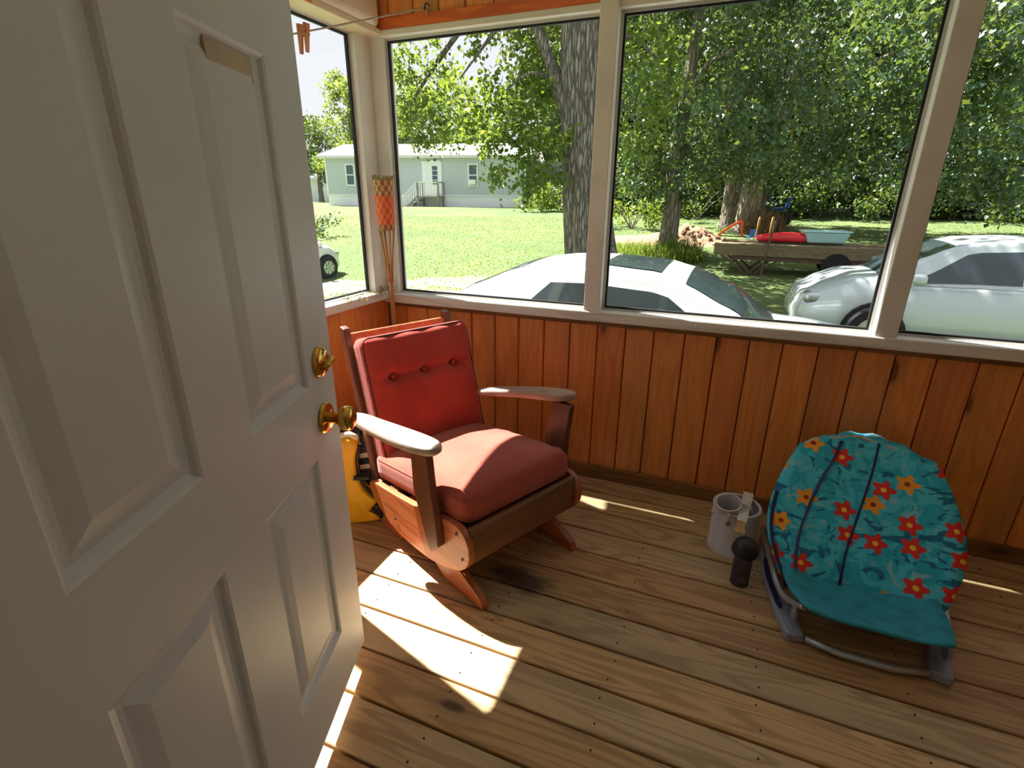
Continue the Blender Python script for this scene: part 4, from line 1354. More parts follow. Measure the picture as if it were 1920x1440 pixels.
p4 = at(-0.55, 23.0)
tree('poplar_tree', 'grey trunked tree standing just left of the thick oak', [p4 - Vector((0, 0, .1)), p4 + Vector((0, 0, .5)), p4 + Vector((-.02, 0, 2.2)), p4 + Vector((-.1, 0, 4)), p4 + Vector((-.1, 0, 8))],
     [.42, .34, .31, .26, .1], [([p4 + Vector((0, 0, 3)), p4 + Vector((-.8, -.3, 4.4)), p4 + Vector((-1.4, -.5, 5.4))], [.12, .08, .03])],
     rb((-0.6, 21.8, 3.4), 1.5, 8, 0.95) + rb((-0.6, 23, 6.5), 2.4, 14, 1.1), 0.18, 11.0, 'leaf_d', 'bark_d')
# long low limb of the maple reaching over the lawn
TL = [(-10.29, 15.97, 4.35, 1.08), (-9.75, 16.31, 3.68, 0.98), (-10.46, 15.86, 3.45, 0.70), (-9.96, 16.18, 5.26, 0.80), (-10.51, 15.83, 5.37, 0.55), (-9.26, 16.59, 4.69, 0.78), (-9.08, 16.69, 3.31, 0.69), (-10.87, 15.58, 3.87, 0.78), (-9.38, 16.53, 5.72, 0.45), (-9.66, 15.78, 3.10, 0.50)]
TL = [(x * .54, y * .54, 1.4 + (z - 1.4) * .54, r * .54) for x, y, z, r in TL]
mp = bpy.data.objects['maple_tree']
trunk('branch', [(-2.40, 8.2, 4.3), (-3.2, 8.6, 4.6), (-4.3, 8.9, 4.2), (-5.2, 8.8, 3.3), (-5.5, 8.65, 2.8)], [.11, .09, .06, .035, .012], M['bark'], mp, 8)
leaves('limb_foliage', TL, 0.068, 11.0, M['leaf_a'], mp)
# trees behind the house and the woods
def far_tree(az, d, h, r, n, lm, label, name='woods_tree', low=1.2, group=None, size=None, dens=20.0):
    p = at(az, d)
    bl = rb((p.x, p.y, p.z + h * .58), r, n, r * .36, h * .42 / r)
    bl = [b for b in bl if b[2] - b[3] > p.z + low * .2]
    tree(name, label, [p - Vector((0, 0, .1)), p + Vector((0, 0, h * .3)), p + Vector((.1, 0, h * .85))], [.035 * h, .026 * h, .008 * h], [], bl, size or d * .0048, dens, lm, 'bark_d', group=group, seg=10, ridge=0)


far_tree(-38.2, 47, 9.6, 2.3, 16, 'leaf_y', 'tall loose yellow green tree rising above the left end of the grey house')
far_tree(-39.2, 44, 5.2, 1.8, 12, 'leaf_y', 'round bright tree close behind the left roof corner of the grey house')
far_tree(-41.5, 52, 7.2, 2.6, 14, 'leaf_d', 'dark tree left of the grey house above the white garage')
far_tree(-43.5, 60, 8.0, 3.2, 16, 'leaf_d', 'dark tree behind the white garage at the door edge')
far_tree(-34.5, 46, 9.0, 3.0, 16, 'leaf_d', 'green tree behind the grey house roof beside the corner post')
far_tree(-30.5, 46, 8.6, 3.2, 16, 'leaf_y', 'green tree behind the grey house roof above its front door')
far_tree(-26.0, 45, 8.0, 3.2, 16, 'leaf_d', 'green tree behind the grey house roof above its right window')
far_tree(-21.0, 46, 9.0, 3.5, 16, 'leaf_d', 'dark tree behind the right end of the grey house')
woods = []
for i in range(15):
    az = -16.5 + i * 3.0
    far_tree(az, 33 + 5 * ((i * 7) % 3), 12.5 + (i * 5) % 4, 4.2, 30, 'leaf_d', 'dense dark tree in the row of woods beyond the yard', group='woods beyond the yard', low=0, size=.32, dens=13.0)


def bush(name, label, p, r, h, n, lm, size, dens=12.0, cat='bush', group=None):
    t = thing(name, label, cat, p, 0, group)
    bl = []
    for _ in range(n):
        a, k = random.uniform(0, 2 * PI), random.uniform(0, 1) ** .5
        bl.append((p.x + math.cos(a) * r * k, p.y + math.sin(a) * r * k, p.z + h * random.uniform(.25, .8) * (1 - .4 * k), h * .33))
    st = MB()
    for k in range(7):
        a = k * .9
        st.tube([(0, 0, -.05), (math.cos(a) * r * .3, math.sin(a) * r * .3, h * .4), (math.cos(a) * r * .7, math.sin(a) * r * .7, h * .75)], [.025, .018, .008], 5)
    st.build('stems', M['bark_d'], t, kind='stuff')
    leaves('foliage', bl, size * .75, dens, M[lm], t)


bush('bush', 'light green leafy bush at the far edge of the lawn left of the slim tree', at(-9.9, 21.5), 1.5, 1.5, 10, 'leaf_y', .17)
bush('bush', 'dark green bush at the far edge of the lawn right of the slim tree', at(-3.6, 25.5), 1.8, 1.6, 10, 'leaf_d', .2)
bush('bush', 'green bush growing against the right corner of the grey house', at(-19.3, 29.5), 1.0, 1.7, 9, 'leaf_y', .17)
bush('bush', 'small round bush on the lawn beside the door edge', at(-42.9, 19.5), .8, .9, 7, 'leaf_b', .13)


for i in range(13):
    bush('bush', 'dark understory bush in the thicket at the edge of the woods', at(-13.5 + i * 3.0, 28.5 + (i * 5) % 3), 1.9, 2.6 + (i * 3) % 2 * .7, 12, 'leaf_d', .2, 9.0, group='thicket at the edge of the woods')


def tuft(name, label, p, rx, ry, h, n, width=.012):
    """clump of upright grass blades"""
    nb = n
    a = rng.uniform(0, 2 * PI, nb)
    k = rng.uniform(0, 1, nb) ** .5
    bx_, by_ = np.cos(a) * rx * k, np.sin(a) * ry * k
    hh = h * rng.uniform(.45, 1.1, nb) * (1 - .35 * k)
    lx, ly = rng.normal(0, .22, nb) * hh, rng.normal(0, .22, nb) * hh
    ca = rng.uniform(0, PI, nb)
    wx, wy = np.cos(ca) * width, np.sin(ca) * width
    z0 = np.array([gz(p.x + x, p.y + y) - p.z - .02 for x, y in zip(bx_, by_)])
    V = np.stack([np.stack([bx_ - wx, by_ - wy, z0], 1), np.stack([bx_ + wx, by_ + wy, z0], 1),
                  np.stack([bx_ + lx + wx * .2, by_ + ly + wy * .2, z0 + hh], 1), np.stack([bx_ + lx - wx * .2, by_ + ly - wy * .2, z0 + hh], 1)], 1).reshape(-1, 3)
    o = np_mesh(name, V, np.arange(4 * nb).reshape(-1, 4), M['blade'], None, 'stuff')
    o.location = p
    tag(o, label, 'grass')
    return o


tuft('tall_grass', 'tall uncut grass and weeds around the foot of the slim tree', at(-7.6, 14.6), 1.4, .6, .55, 2600)
tuft('tall_grass', 'clump of tall weeds on the right of the slim tree trunk', at(-4.9, 15.0), .55, .4, .7, 800)

# lawn blades: real relief on the near lawn
nb = 36000
az = rng.uniform(R(-46), R(24), nb)
dd_ = 6.0 + 20.0 * rng.uniform(0, 1, nb) ** 0.8
X, Y = dd_ * np.sin(az), dd_ * np.cos(az)
Z = np.array([gz(x, y) for x, y in zip(X, Y)])
hh = rng.uniform(.010, .028, nb)
lx, ly = rng.normal(0, .5, nb) * hh, rng.normal(0, .5, nb) * hh
ca = rng.uniform(0, PI, nb)
wx, wy = np.cos(ca) * .02, np.sin(ca) * .02
V = np.stack([np.stack([X - wx, Y - wy, Z - .005], 1), np.stack([X + wx, Y + wy, Z - .005], 1), np.stack([X + lx + wx * .2, Y + ly + wy * .2, Z + hh], 1), np.stack([X + lx - wx * .2, Y + ly - wy * .2, Z + hh], 1)], 1).reshape(-1, 3)
gl = np_mesh('lawn_grass', V, np.arange(4 * nb).reshape(-1, 4), M['blade'], None, 'stuff')
tag(gl, 'short mown green grass covering the yard', 'grass')

# =================================================================== HOUSES
q = N('lap_siding')
zc = q.n('SeparateXYZ', i_0=q.n('TexCoord').outputs['Object']).outputs[2]
lap = q.math('FRACT', q.math('MULTIPLY', zc, 9.0))
c = q.mix(q.noise(q.coords('Object', 0), 0.8, 3), srgb(196, 203, 212), srgb(188, 196, 204))
M['siding'] = q.done(q.bsdf(c, 0.7, lap, 0.5, 0.02))
M['skirt'] = plain('white_skirting', srgb(244, 246, 250), 0.6, 0.03, 1.0)
M['roof'] = plain('pale_metal_roof', srgb(226, 222, 222), 0.5, 0.05, 1.0)
M['wframe'] = plain('white_trim', srgb(238, 240, 242), 0.5, 0.03)
M['pane'] = plain('dark_window_glass', srgb(78, 96, 104), 0.12, 0.1, 0.6)
M['wood_grey'] = plain('weathered_deck', srgb(158, 152, 144), 0.8, 0.12, 3.0)

hl = at(-40.87, 37.0)
hr = at(-20.98, 33.0)
hl.z = hr.z = 0.5 * (hl.z + hr.z) - 0.02
hx = (hr - hl)
HL = hx.length
hrz = math.atan2(hx.y, hx.x)
house = thing('house', 'long grey sided single storey house with white skirting and a pale roof', 'house', hl, hrz)
HD, SK, EV, RG = 7.0, 0.66, 2.78, 3.75
MB().box((0, 0, SK), (HL, HD, EV)).build('siding', M['siding'], house)
MB().box((0.03, 0.03, -.3), (HL - .03, HD - .03, SK)).build('skirting', M['skirt'], house)
MB().box((-.02, -.03, SK - .03), (HL + .02, HD + .02, SK + .04)).build('skirt_ledge', M['wframe'], house)
ro = MB()
oh = .32
ro.add([(-oh, -oh, EV), (HL + oh, -oh, EV), (HL + oh, HD + oh, EV), (-oh, HD + oh, EV), (-oh, HD / 2, RG), (HL + oh, HD / 2, RG),
        (-oh, -oh, EV + .16), (HL + oh, -oh, EV + .16), (HL + oh, HD + oh, EV + .16), (-oh, HD + oh, EV + .16), (-oh, HD / 2, RG + .12), (HL + oh, HD / 2, RG + .12)],
       [(0, 1, 2, 3), (6, 7, 11, 10), (8, 9, 10, 11), (0, 6, 7, 1)[::-1], (2, 3, 9, 8), (0, 3, 9, 10, 6), (1, 7, 11, 8, 2)])
ro.build('roof', M['roof'], house)
for xx in (0.0, HL - .1):
    MB().box((xx, -.03, SK), (xx + .1, .02, EV)).build('corner_trim', M['wframe'], house)


def hwin(par, x, z0, w_, h_, rows=2):
    f = MB().box((x - w_ / 2 - .08, -.06, z0 - .08), (x + w_ / 2 + .08, .0, z0)).box((x - w_ / 2 - .08, -.06, z0 + h_), (x + w_ / 2 + .08, 0, z0 + h_ + .08)).box((x - w_ / 2 - .08, -.06, z0), (x - w_ / 2, 0, z0 + h_)).box((x + w_ / 2, -.06, z0), (x + w_ / 2 + .08, 0, z0 + h_)).box((x - w_ / 2, -.05, z0 + h_ / 2 - .03), (x + w_ / 2, 0, z0 + h_ / 2 + .03)).build('window_frame', M['wframe'], par)
    MB().box((x - w_ / 2, -.03, z0), (x + w_ / 2, -.01, z0 + h_ / 2 - .03)).build('pane', M['pane'], f)
    MB().box((x - w_ / 2, -.03, z0 + h_ / 2 + .03), (x + w_ / 2, -.01, z0 + h_)).build('pane', M['pane'], f)
    return f


def hx_at(az):
    """distance along the house front where a sight line of that azimuth meets it"""
    a = R(az)
    d = Vector((math.sin(a), math.cos(a), 0))
    e = hx.normalized()
    # solve s*d = hl + t*e
    det = d.x * (-e.y) - (-e.x) * d.y
    s = (hl.x * (-e.y) - (-e.x) * hl.y) / det
    p = d * s
    return (p - Vector((hl.x, hl.y, 0))).dot(e)


w1, w2, w3, dx = hx_at(-38.55), hx_at(-34.35), hx_at(-26.4), hx_at(-30.35)
hwin(house, w1, 1.28, .46, 1.12)
hwin(house, w2, 1.28, .46, 1.12)
f3 = hwin(house, w3, 1.28, .46, 1.12)
MB().box((w3 - .2, -.30, 1.30), (w3 + .2, -.05, 1.58)).box((w3 - .17, -.31, 1.33), (w3 + .05, -.30, 1.55)).build('air_conditioner', M['skirt'], house, bevel=.02)
fd = MB().box((dx - .50, -.07, .72), (dx - .42, 0, 2.66)).box((dx + .42, -.07, .72), (dx + .50, 0, 2.66)).box((dx - .5, -.07, 2.58), (dx + .5, 0, 2.66)).build('door_frame', M['wframe'], house)
MB().box((dx - .42, -.05, .72), (dx + .42, -.01, 2.58)).build('front_door', M['wframe'], fd)
for k in range(4):
    MB().box((dx - .1, -.065, 1.30 + k * .27), (dx + .22, -.05, 1.53 + k * .27)).build('door_pane', M['pane'], fd)
MB().box((dx - .75, -.05, .70), (dx - .5, .0, 2.62)).build('side_panel', M['wframe'], house)
MB().lathe([(.001, 0), (.06, 0), (.05, .1), (.001, .12)], 10, T(dx + .1, -.12, 2.62)).build('porch_light', M['dark_metal'], house)
st = MB()
st.box((dx - .75, -1.15, .56), (dx + .6, -.03, .64))
st.build('stoop_deck', M['wood_grey'], house)
for x_, y_ in ((dx - .72, -1.1), (dx + .55, -1.1), (dx - .72, -.1), (dx + .55, -.1)):
    MB().box((x_ - .05, y_ - .05, -.35), (x_ + .05, y_ + .05, 1.42)).build('stoop_post', M['wood_grey'], house)
MB().box((dx - .75, -1.14, 1.38), (dx + .6, -1.06, 1.44)).build('handrail', M['wframe'], house)
MB().box((dx + .52, -1.1, 1.38), (dx + .58, -.05, 1.44)).build('handrail', M['wood_grey'], house)
for k in range(9):
    x_ = dx - .62 + k * .14
    MB().box((x_ - .018, -1.12, .64), (x_ + .018, -1.08, 1.38)).build('baluster', M['wframe'], house)
for k in range(4):
    z1 = .56 - .2 * (k + 1)
    MB().box((dx - .75 - .26 * (k + 1), -1.1, z1), (dx - .75 - .26 * k, -.15, z1 + .06)).build('step', M['wood_grey'], house)
for y_ in (-1.12, -.12):
    MB().prism([(dx - 1.85, -.3), (dx - 1.7, -.3), (dx - .75, .56), (dx - .75, .68)], 'y', y_ - .03, y_ + .03).build('stringer', M['wood_grey'], house)
    MB().prism([(dx - 1.78, .45), (dx - 1.78, .52), (dx - .75, 1.44), (dx - .75, 1.37)], 'y', y_ - .03, y_ + .03).build('handrail', M['wframe'], house)
    for k in range(7):
        x_ = dx - 1.74 + k * .15
        zb = -.25 + max(0, (x_ - dx + 1.7)) * .9
        MB().box((x_ - .018, y_ - .02, zb), (x_ + .018, y_ + .02, zb + .72)).build('baluster', M['wframe'], house)
# lower back wing past the right corner
an_ = thing('house_addition', 'small grey sided lean-to wing beyond the right corner of the long house', 'house', at(-19.9, 37.5), hrz + R(4))
MB().box((0, 0, -.3), (3.2, 3.0, 2.5)).build('siding', M['siding'], an_)
MB().prism([(-.2, 2.5), (3.2, 2.5), (3.2, 2.58), (1.6, 2.95), (-.2, 2.62)], 'y', -.25, 3.2).build('roof', M['roof'], an_)
ub = thing('utility_box', 'white utility box standing at the right corner of the grey house', 'box', at(-20.3, 33.4), hrz)
MB().box((0, -.5, -.05), (.75, .2, .62)).build('cabinet', M['skirt'], ub, bevel=.02)
MB().box((.02, -.53, .08), (.35, -.5, .55)).build('door', M['wframe'], ub)

gb = at(-42.2, 56.0)
gar = thing('garage', 'small white gabled garage far left beside the door edge', 'garage', gb, R(10))
MB().box((-6, 0, -.4), (0, 6, 2.0)).build('wall', M['skirt'], gar)
MB().prism([(-6.3, 1.9), (.3, 1.9), (.3, 2.1), (-3, 3.6), (-6.3, 2.1)], 'y', -.3, 6.3).build('roof', M['roof'], gar)
gf = MB().box((-1.6, -.06, .5), (-.6, 0, 1.5)).build('window_frame', M['wframe'], gar)
MB().box((-1.5, -.08, .6), (-.7, -.05, 1.4)).build('pane', M['pane'], gf)

# =================================================================== CARS
def carpaint(name, col, metal=0.3):
    q = N(name)
    return q.done(q.bsdf(col, 0.28, None, Metallic=metal, Coat_Weight=0.6, Coat_Roughness=0.05))


M['car_silver'] = carpaint('silver_white_paint', srgb(222, 226, 232), 0.25)
M['car_white'] = carpaint('white_paint_car', srgb(222, 224, 226), 0.0)
M['car_grey'] = carpaint('pale_grey_paint', srgb(190, 198, 200), 0.2)
M['car_glass'] = plain('tinted_glass', srgb(46, 56, 60), 0.06, 0.05, Specular_IOR_Level=0.8)
M['rubber'] = plain('tyre_rubber', srgb(28, 28, 30), 0.8)
M['rim'] = plain('alloy_rim', srgb(200, 202, 206), 0.3, 0.05, Metallic=0.8)


def lerp(tab, x):
    if x <= tab[0][0]:
        return tab[0][1]
    for (a, va), (b, vb) in zip(tab[:-1], tab[1:]):
        if x <= b:
            t = (x - a) / (b - a)
            t = t * t * (3 - 2 * t) * .35 + t * .65
            return va + (vb - va) * t
    return tab[-1][1]


def car(name, label, loc, rz, mat, xs_rw=(-1.25, -.62), xs_ws=(.62, 1.32), front=2.2, rear=-2.25, roof_h=1.43, sunroof=False, wheel_r=.32, group=None, xm_=-.02, rwin=None, fo=.88):
    """sedan: x forward, z up; origin on the ground below the centre"""
    t = thing(name, label, 'car', loc, rz, group)
    belt = .93
    D = [(rear, .78), (rear + .06, .93), (rear + .25, 1.0), (xs_rw[0] - .05, 1.02), (xs_ws[1], .98), (xs_ws[1] + .25, .96), (front - .35, .86), (front - .08, .70), (front, .50)]
    Wd = [(rear, .66), (rear + .12, .78), (rear + .5, .86), (-.8, .885), (1.0, .885), (front - .55, .83), (front - .15, .68), (front, .52)]
    Bt = [(rear, .40), (rear + .2, .24), (-1.0, .20), (1.2, .20), (front - .2, .22), (front, .34)]
    # lower body
    m = MB()
    nxs = 56
    ring = 22
    vs, fs = [], []
    for i in range(nxs + 1):
        x = rear + (front - rear) * i / nxs
        w_, top, bot = lerp(Wd, x), lerp(D, x), lerp(Bt, x)
        for k in range(ring):
            f_ = k / (ring - 1)
            a = PI * f_                                        # near side belt over the deck to the far side... half ring
            prof = [(-.90, 0), (-1.0, .12), (-1.0, .40), (-.985, .62), (-.95, .80), (-.90, .90), (-.80, .965), (-.60, .99), (-.3, 1.0), (-.1, 1.003), (0, 1.004)]
            kk = k if k < 11 else ring - 1 - k
            py, pz_ = prof[kk]
            if k >= 11:
                py = -py
            vs.append((x, py * w_, bot + (top - bot) * pz_))
    for i in range(nxs):
        for k in range(ring - 1):
            fs.append((i * ring + k, i * ring + k + 1, (i + 1) * ring + k + 1, (i + 1) * ring + k))
        fs.append((i * ring + ring - 1, i * ring, (i + 1) * ring, (i + 1) * ring + ring - 1))
    fs.append(tuple(range(ring)))
    fs.append(tuple(range(nxs * ring, (nxs + 1) * ring)))
    m.add(vs, fs).build('body', mat, t, smooth=50)
    # greenhouse
    x0, x1, x2, x3 = xs_rw[0], xs_rw[1], xs_ws[0], xs_ws[1]
    zb = .90
    Tt = [(x0, .98), (x0 + (x1 - x0) * .5, 1.25), (x1 - .06, roof_h - .045), (x1 + .18, roof_h - .012), (.5 * (x1 + x2) - .05, roof_h), (x2 - .2, roof_h - .03), (x2 + .02, roof_h - .085), (x2 + (x3 - x2) * .5, 1.20), (x3, .95)]
    wb, wr = .80, .585

    def ws_(z):
        return wb - (wb - wr) * max(0, (z - zb) / (roof_h - zb)) ** 1.15

    def sect(x, f_):
        """f_ 0..1 from the near (-y) belt over the roof to the far belt"""
        tz = lerp(Tt, x)
        s = -1 if f_ <= .5 else 1
        g_ = f_ if f_ <= .5 else 1 - f_
        if g_ < .30:
            z = zb + (tz - .055 - zb) * (g_ / .30)
            return Vector((x, s * ws_(z), z))
        if g_ < .38:
            k = (g_ - .30) / .08 * PI / 2
            w0 = ws_(tz - .055)
            return Vector((x, s * (w0 - .075 * (1 - math.cos(k))), tz - .055 + .055 * math.sin(k)))
        w0 = ws_(tz - .055) - .075
        k = (.5 - g_) / .12
        return Vector((x, s * w0 * k, tz + .022 * (1 - k * k)))
    fl = [0, .06, .12, .18, .24, .30, .32, .34, .36, .38, .41, .44, .47, .5]
    fl = fl + [1 - a for a in fl[-2::-1]]
    nx_ = 44

    def patch(xa, xb, fa, fb, off, nm, mt, par, na=10, nf=8, trim=None):
        m = MB()
        vs, fs = [], []
        for i in range(na + 1):
            for j in range(nf + 1):
                f_ = fa + (fb - fa) * j / nf
                xa_, xb_ = (xa, xb) if not trim else trim(f_, xa, xb)
                x = xa_ + (xb_ - xa_) * i / na
                p = sect(x, f_)
                e = 1e-3
                n_ = (sect(x + e, f_) - sect(x - e, f_)).cross(sect(x, min(1, f_ + e)) - sect(x, max(0, f_ - e)))
                n_ = n_.normalized()
                if n_.z < 0:
                    n_ = -n_
                if abs(n_.z) < .25 and n_.y * p.y < 0:
                    n_ = -n_
                vs.append(p + n_ * off)
        for i in range(na):
            for j in range(nf):
                fs.append((i * (nf + 1) + j, i * (nf + 1) + j + 1, (i + 1) * (nf + 1) + j + 1, (i + 1) * (nf + 1) + j))
        return m.add(vs, fs).build(nm, mt, par, smooth=60)
    m = MB()
    vs, fs = [], []
    for i in range(nx_ + 1):
        x = x0 + (x3 - x0) * i / nx_
        for f_ in fl:
            vs.append(sect(x, f_))
    k_ = len(fl)
    for i in range(nx_):
        for j in range(k_ - 1):
            fs.append((i * k_ + j, i * k_ + j + 1, (i + 1) * k_ + j + 1, (i + 1) * k_ + j))
    fs.append(tuple(range(k_)))
    fs.append(tuple(range(nx_ * k_, (nx_ + 1) * k_)))
    m.add(vs, fs).build('roof', mat, t, smooth=60)
    patch(x2 + .03, x3 - .01, .385, .615, .006, 'windshield', M['car_glass'], t, 12, 12)
    patch(x0 + .02, x1 - .02, .385, .615, .006, 'rear_window', M['car_glass'], t, 12, 12)
    xm = xm_

    def sidetrim(kind):
        # window outline in x as a function of height fraction
        def f(f_, xa, xb):
            g_ = f_ if f_ < .5 else 1 - f_
            h_ = (g_ - .035) / .225
            if kind == 'front':
                return xa, x3 - .10 - (x3 - x2 - .04) * h_ ** 0.95
            if rwin:
                return rwin[0] + (rwin[1] - rwin[0]) * h_, xb
            return x0 + .24 + (x1 - x0 - .10) * h_ ** 1.05, xb
        return f
    for sgn, fa, fb in ((-1, .035, .262), (1, .738, .965)):
        patch(xm + .05, x3, fa, fb, .006, 'side_window', M['car_glass'], t, 12, 8, sidetrim('front'))
        patch(x0, xm - .04, fa, fb, .006, 'side_window', M['car_glass'], t, 12, 8, sidetrim('rear'))
        # chrome sill strip, mirror, handles
        MB().tube([(x0 + .1, sgn * .842, .935), (xm, sgn * .868, .925), (x3 - .1, sgn * .855, .915)], .010, 6).build('window_strip', M['rim'], t, smooth=180)
        mm = rbox((.075, .10, .065), .05, 6)
        mm.v = [tuple(T(x3 - .28, sgn * .98, 1.0) @ Vector(p)) for p in mm.v]
        mm.tube([(x3 - .27, sgn * .80, .96), (x3 - .27, sgn * .92, .97)], .025, 8)
        mm.build('mirror', mat, t, smooth=60)
        for xx in (xm - .22, x0 + .28):
            MB().tube([(xx - .09, sgn * .89, .80), (xx - .07, sgn * .915, .805), (xx + .07, sgn * .915, .805), (xx + .09, sgn * .89, .80)], .012, 6).build('door_handle', mat, t, smooth=180)
    if sunroof:
        patch(x1 + .62, x2 - .16, .405, .595, .008, 'sunroof', M['car_glass'], t, 8, 8)
    for xx in (rear + .92, front - fo):
        for sgn in (-1, 1):
            wl = MB().lathe([(wheel_r * .62, -.10), (wheel_r * .93, -.105), (wheel_r, -.08), (wheel_r, .08), (wheel_r * .93, .105), (wheel_r * .62, .10)], 28, T(xx, sgn * .84, wheel_r) @ Matrix.Rotation(PI / 2, 4, 'X'), close=False).build('wheel', M['rubber'], t, smooth=40)
            rm_ = MB().lathe([(.001, -.06), (wheel_r * .62, -.06), (wheel_r * .66, -.10), (wheel_r * .62, -.10), (wheel_r * .60, -.075)], 24, T(xx, sgn * .84, wheel_r) @ Matrix.Rotation(-sgn * -PI / 2, 4, 'X'), close=False)
            for k in range(7):
                rm_.box((-.022, .03, -.098), (.022, wheel_r * .62, -.072), T(xx, sgn * .84, wheel_r) @ Matrix.Rotation(-sgn * -PI / 2, 4, 'X') @ Matrix.Rotation(2 * PI * k / 7, 4, 'Z'))
            rm_.build('rim', M['rim'], wl)
            arch = MB()
            vs, fs = [], []
            for k in range(17):
                a = PI * k / 16
                for rr_, yy_ in ((wheel_r + .015, .893), (wheel_r + .055, .893)):
                    vs.append((xx + rr_ * math.cos(a), sgn * yy_ * (.97 if abs(xx) > 1.1 else 1), wheel_r + rr_ * math.sin(a)))
            for k in range(16):
                fs.append((2 * k, 2 * k + 1, 2 * k + 3, 2 * k + 2))
            MB().lathe([(.001, 0), (wheel_r + .045, 0), (wheel_r + .045, .012), (.001, .012)], 24, T(xx, sgn * .862, wheel_r + .01) @ Matrix.Rotation(-sgn * PI / 2, 4, 'X')).build('wheel_well', M['gasket'], t)
    # lamps
    for sgn in (-1, 1):
        mm = rbox((.14, .13, .07), .05, 5)
        mm.v = [tuple(T(front - .24, sgn * .56, .66) @ Vector(p)) for p in mm.v]
        mm.build('headlight', M['rim'], t, smooth=60)
        mm = rbox((.07, .16, .08), .05, 5)
        mm.v = [tuple(T(rear + .06, sgn * .60, .80) @ Vector(p)) for p in mm.v]
        mm.build('tail_light', plain('tail_light_red', srgb(150, 20, 18), 0.2), t, smooth=60)
    return t


c1 = Vector((-.60, 4.50, 0))
car('car', 'silver white sedan with a sunroof parked right outside the porch windows', (c1.x, c1.y, gz(c1.x, c1.y) + .01), 0.0, M['car_silver'], (-1.72, -.92), (.30, 1.02), 2.35, -2.20, 1.43, True, xm_=-.27, rwin=(-1.04, -.66))
pcw = at(-42.35, 14.2)
wcar = car('car', 'white car parked on the gravel drive, only its wheel and fender past the door', (pcw.x - .70, pcw.y - 1.00, gz(pcw.x, pcw.y) + .0), R(80), M['car_white'], front=2.1, fo=.74)
wcar.scale = (.85, .85, .85)
pcg = Vector((3.05, 8.2, 0))
car('car', 'pale grey car with rounded nose parked at the right beyond the sedan', (pcg.x, pcg.y, gz(pcg.x, pcg.y) + .01), PI, M['car_grey'])

# =================================================================== YARD THINGS
M['timber'] = wood('weathered_timber', srgb(120, 106, 78), srgb(78, 66, 46), srgb(96, 88, 66), 'X', 0.1, 0.8, 1.0, 0.06)
M['orange'] = plain('orange_plastic', srgb(232, 84, 40), 0.4, 0.06)
M['red_pl'] = plain('red_plastic', srgb(226, 44, 52), 0.35, 0.05)
M['teal_pl'] = plain('pale_teal_plastic', srgb(168, 208, 206), 0.4, 0.05)
M['blue_pl'] = plain('blue_plastic', srgb(40, 92, 176), 0.45, 0.05)
M['soil'] = plain('dug_soil', srgb(158, 124, 98), 0.95, 0.28, 9.0, 0.8)
M['rust'] = plain('rusty_steel', srgb(96, 72, 56), 0.7, 0.2)

tp = at(2.6, 13.4)
tl = thing('trailer', 'old flat wooden trailer bed on crossed steel legs in the shade', 'trailer', tp, R(-2))
for k in range(4):
    MB().box((-.95 + .12 * (k > 1), -.50 + k * .27, .40), (2.75, -.25 + k * .27, .66 - .01 * k + .05 * (k > 1))).build('deck_beam', M['timber'], tl, bevel=.012)
MB().box((-.55, -.45, .30), (2.6, -.37, .40)).build('frame_rail', M['rust'], tl)
MB().box((-.55, .37, .30), (2.6, .45, .40)).build('frame_rail', M['rust'], tl)
for y_ in (-.40, .40):
    for x_ in (-.15,):
        for s in (-1, 1):
            MB().tube([(x_ - s * .42, y_, .38), (x_ + s * .05, y_, -.0)], .022, 6).build('brace', M['rust'], tl)
            MB().tube([(x_ + s * .62, y_, .38), (x_ + s * .12, y_, .02)], .018, 6).build('brace', M['rust'], tl)
for s in (-1, 1):
    MB().lathe([(.12, -.08), (.26, -.085), (.28, -.06), (.28, .06), (.26, .085), (.12, .08)], 24, T(1.5, s * .42, .27) @ Matrix.Rotation(PI / 2, 4, 'X')).build('wheel', M['rubber'], tl, smooth=40)
MB().tube([(.1, -.55, -.02), (.13, -.55, .5), (.22, -.55, 1.15)], .022, 8).box((-.02, -.62, -.04), (.2, -.48, .0)).build('jack_stand', M['rust'], tl)
sl = thing('sled', 'red plastic sled lying upside down on the trailer bed', 'sled', tp + Vector((.42, .12, .70)), R(-4))
m = rbox((.52, .24, .09), .08, 10)
m.v = [(p[0], p[1] * (1 - .25 * max(0, -p[0] / .52)), (p[2] + .085) * (1 - .35 * max(0, -p[0] / .52) ** 2)) for p in m.v]
m.build('hull', M['red_pl'], sl, smooth=180)
for y_ in (-.12, .12):
    MB().tube([(-.42, y_, .13), (0, y_, .175), (.45, y_, .175)], .014, 6).build('runner', M['red_pl'], sl, smooth=180)
tbn = thing('tub', 'pale teal plastic storage tub on the trailer bed right of the red sled', 'tub', tp + Vector((1.25, .12, .70)), R(5))
MB().add([(-.36, -.25, 0), (.36, -.25, 0), (.36, .25, 0), (-.36, .25, 0), (-.44, -.30, .22), (.44, -.30, .22), (.44, .30, .22), (-.44, .30, .22)], [(0, 3, 2, 1), (0, 1, 5, 4), (1, 2, 6, 5), (2, 3, 7, 6), (3, 0, 4, 7), (4, 5, 6, 7)]).build('tub_body', M['teal_pl'], tbn, bevel=.03)
MB().box((-.46, -.32, .22), (.46, .32, .255)).build('lid', M['teal_pl'], tbn, bevel=.012)

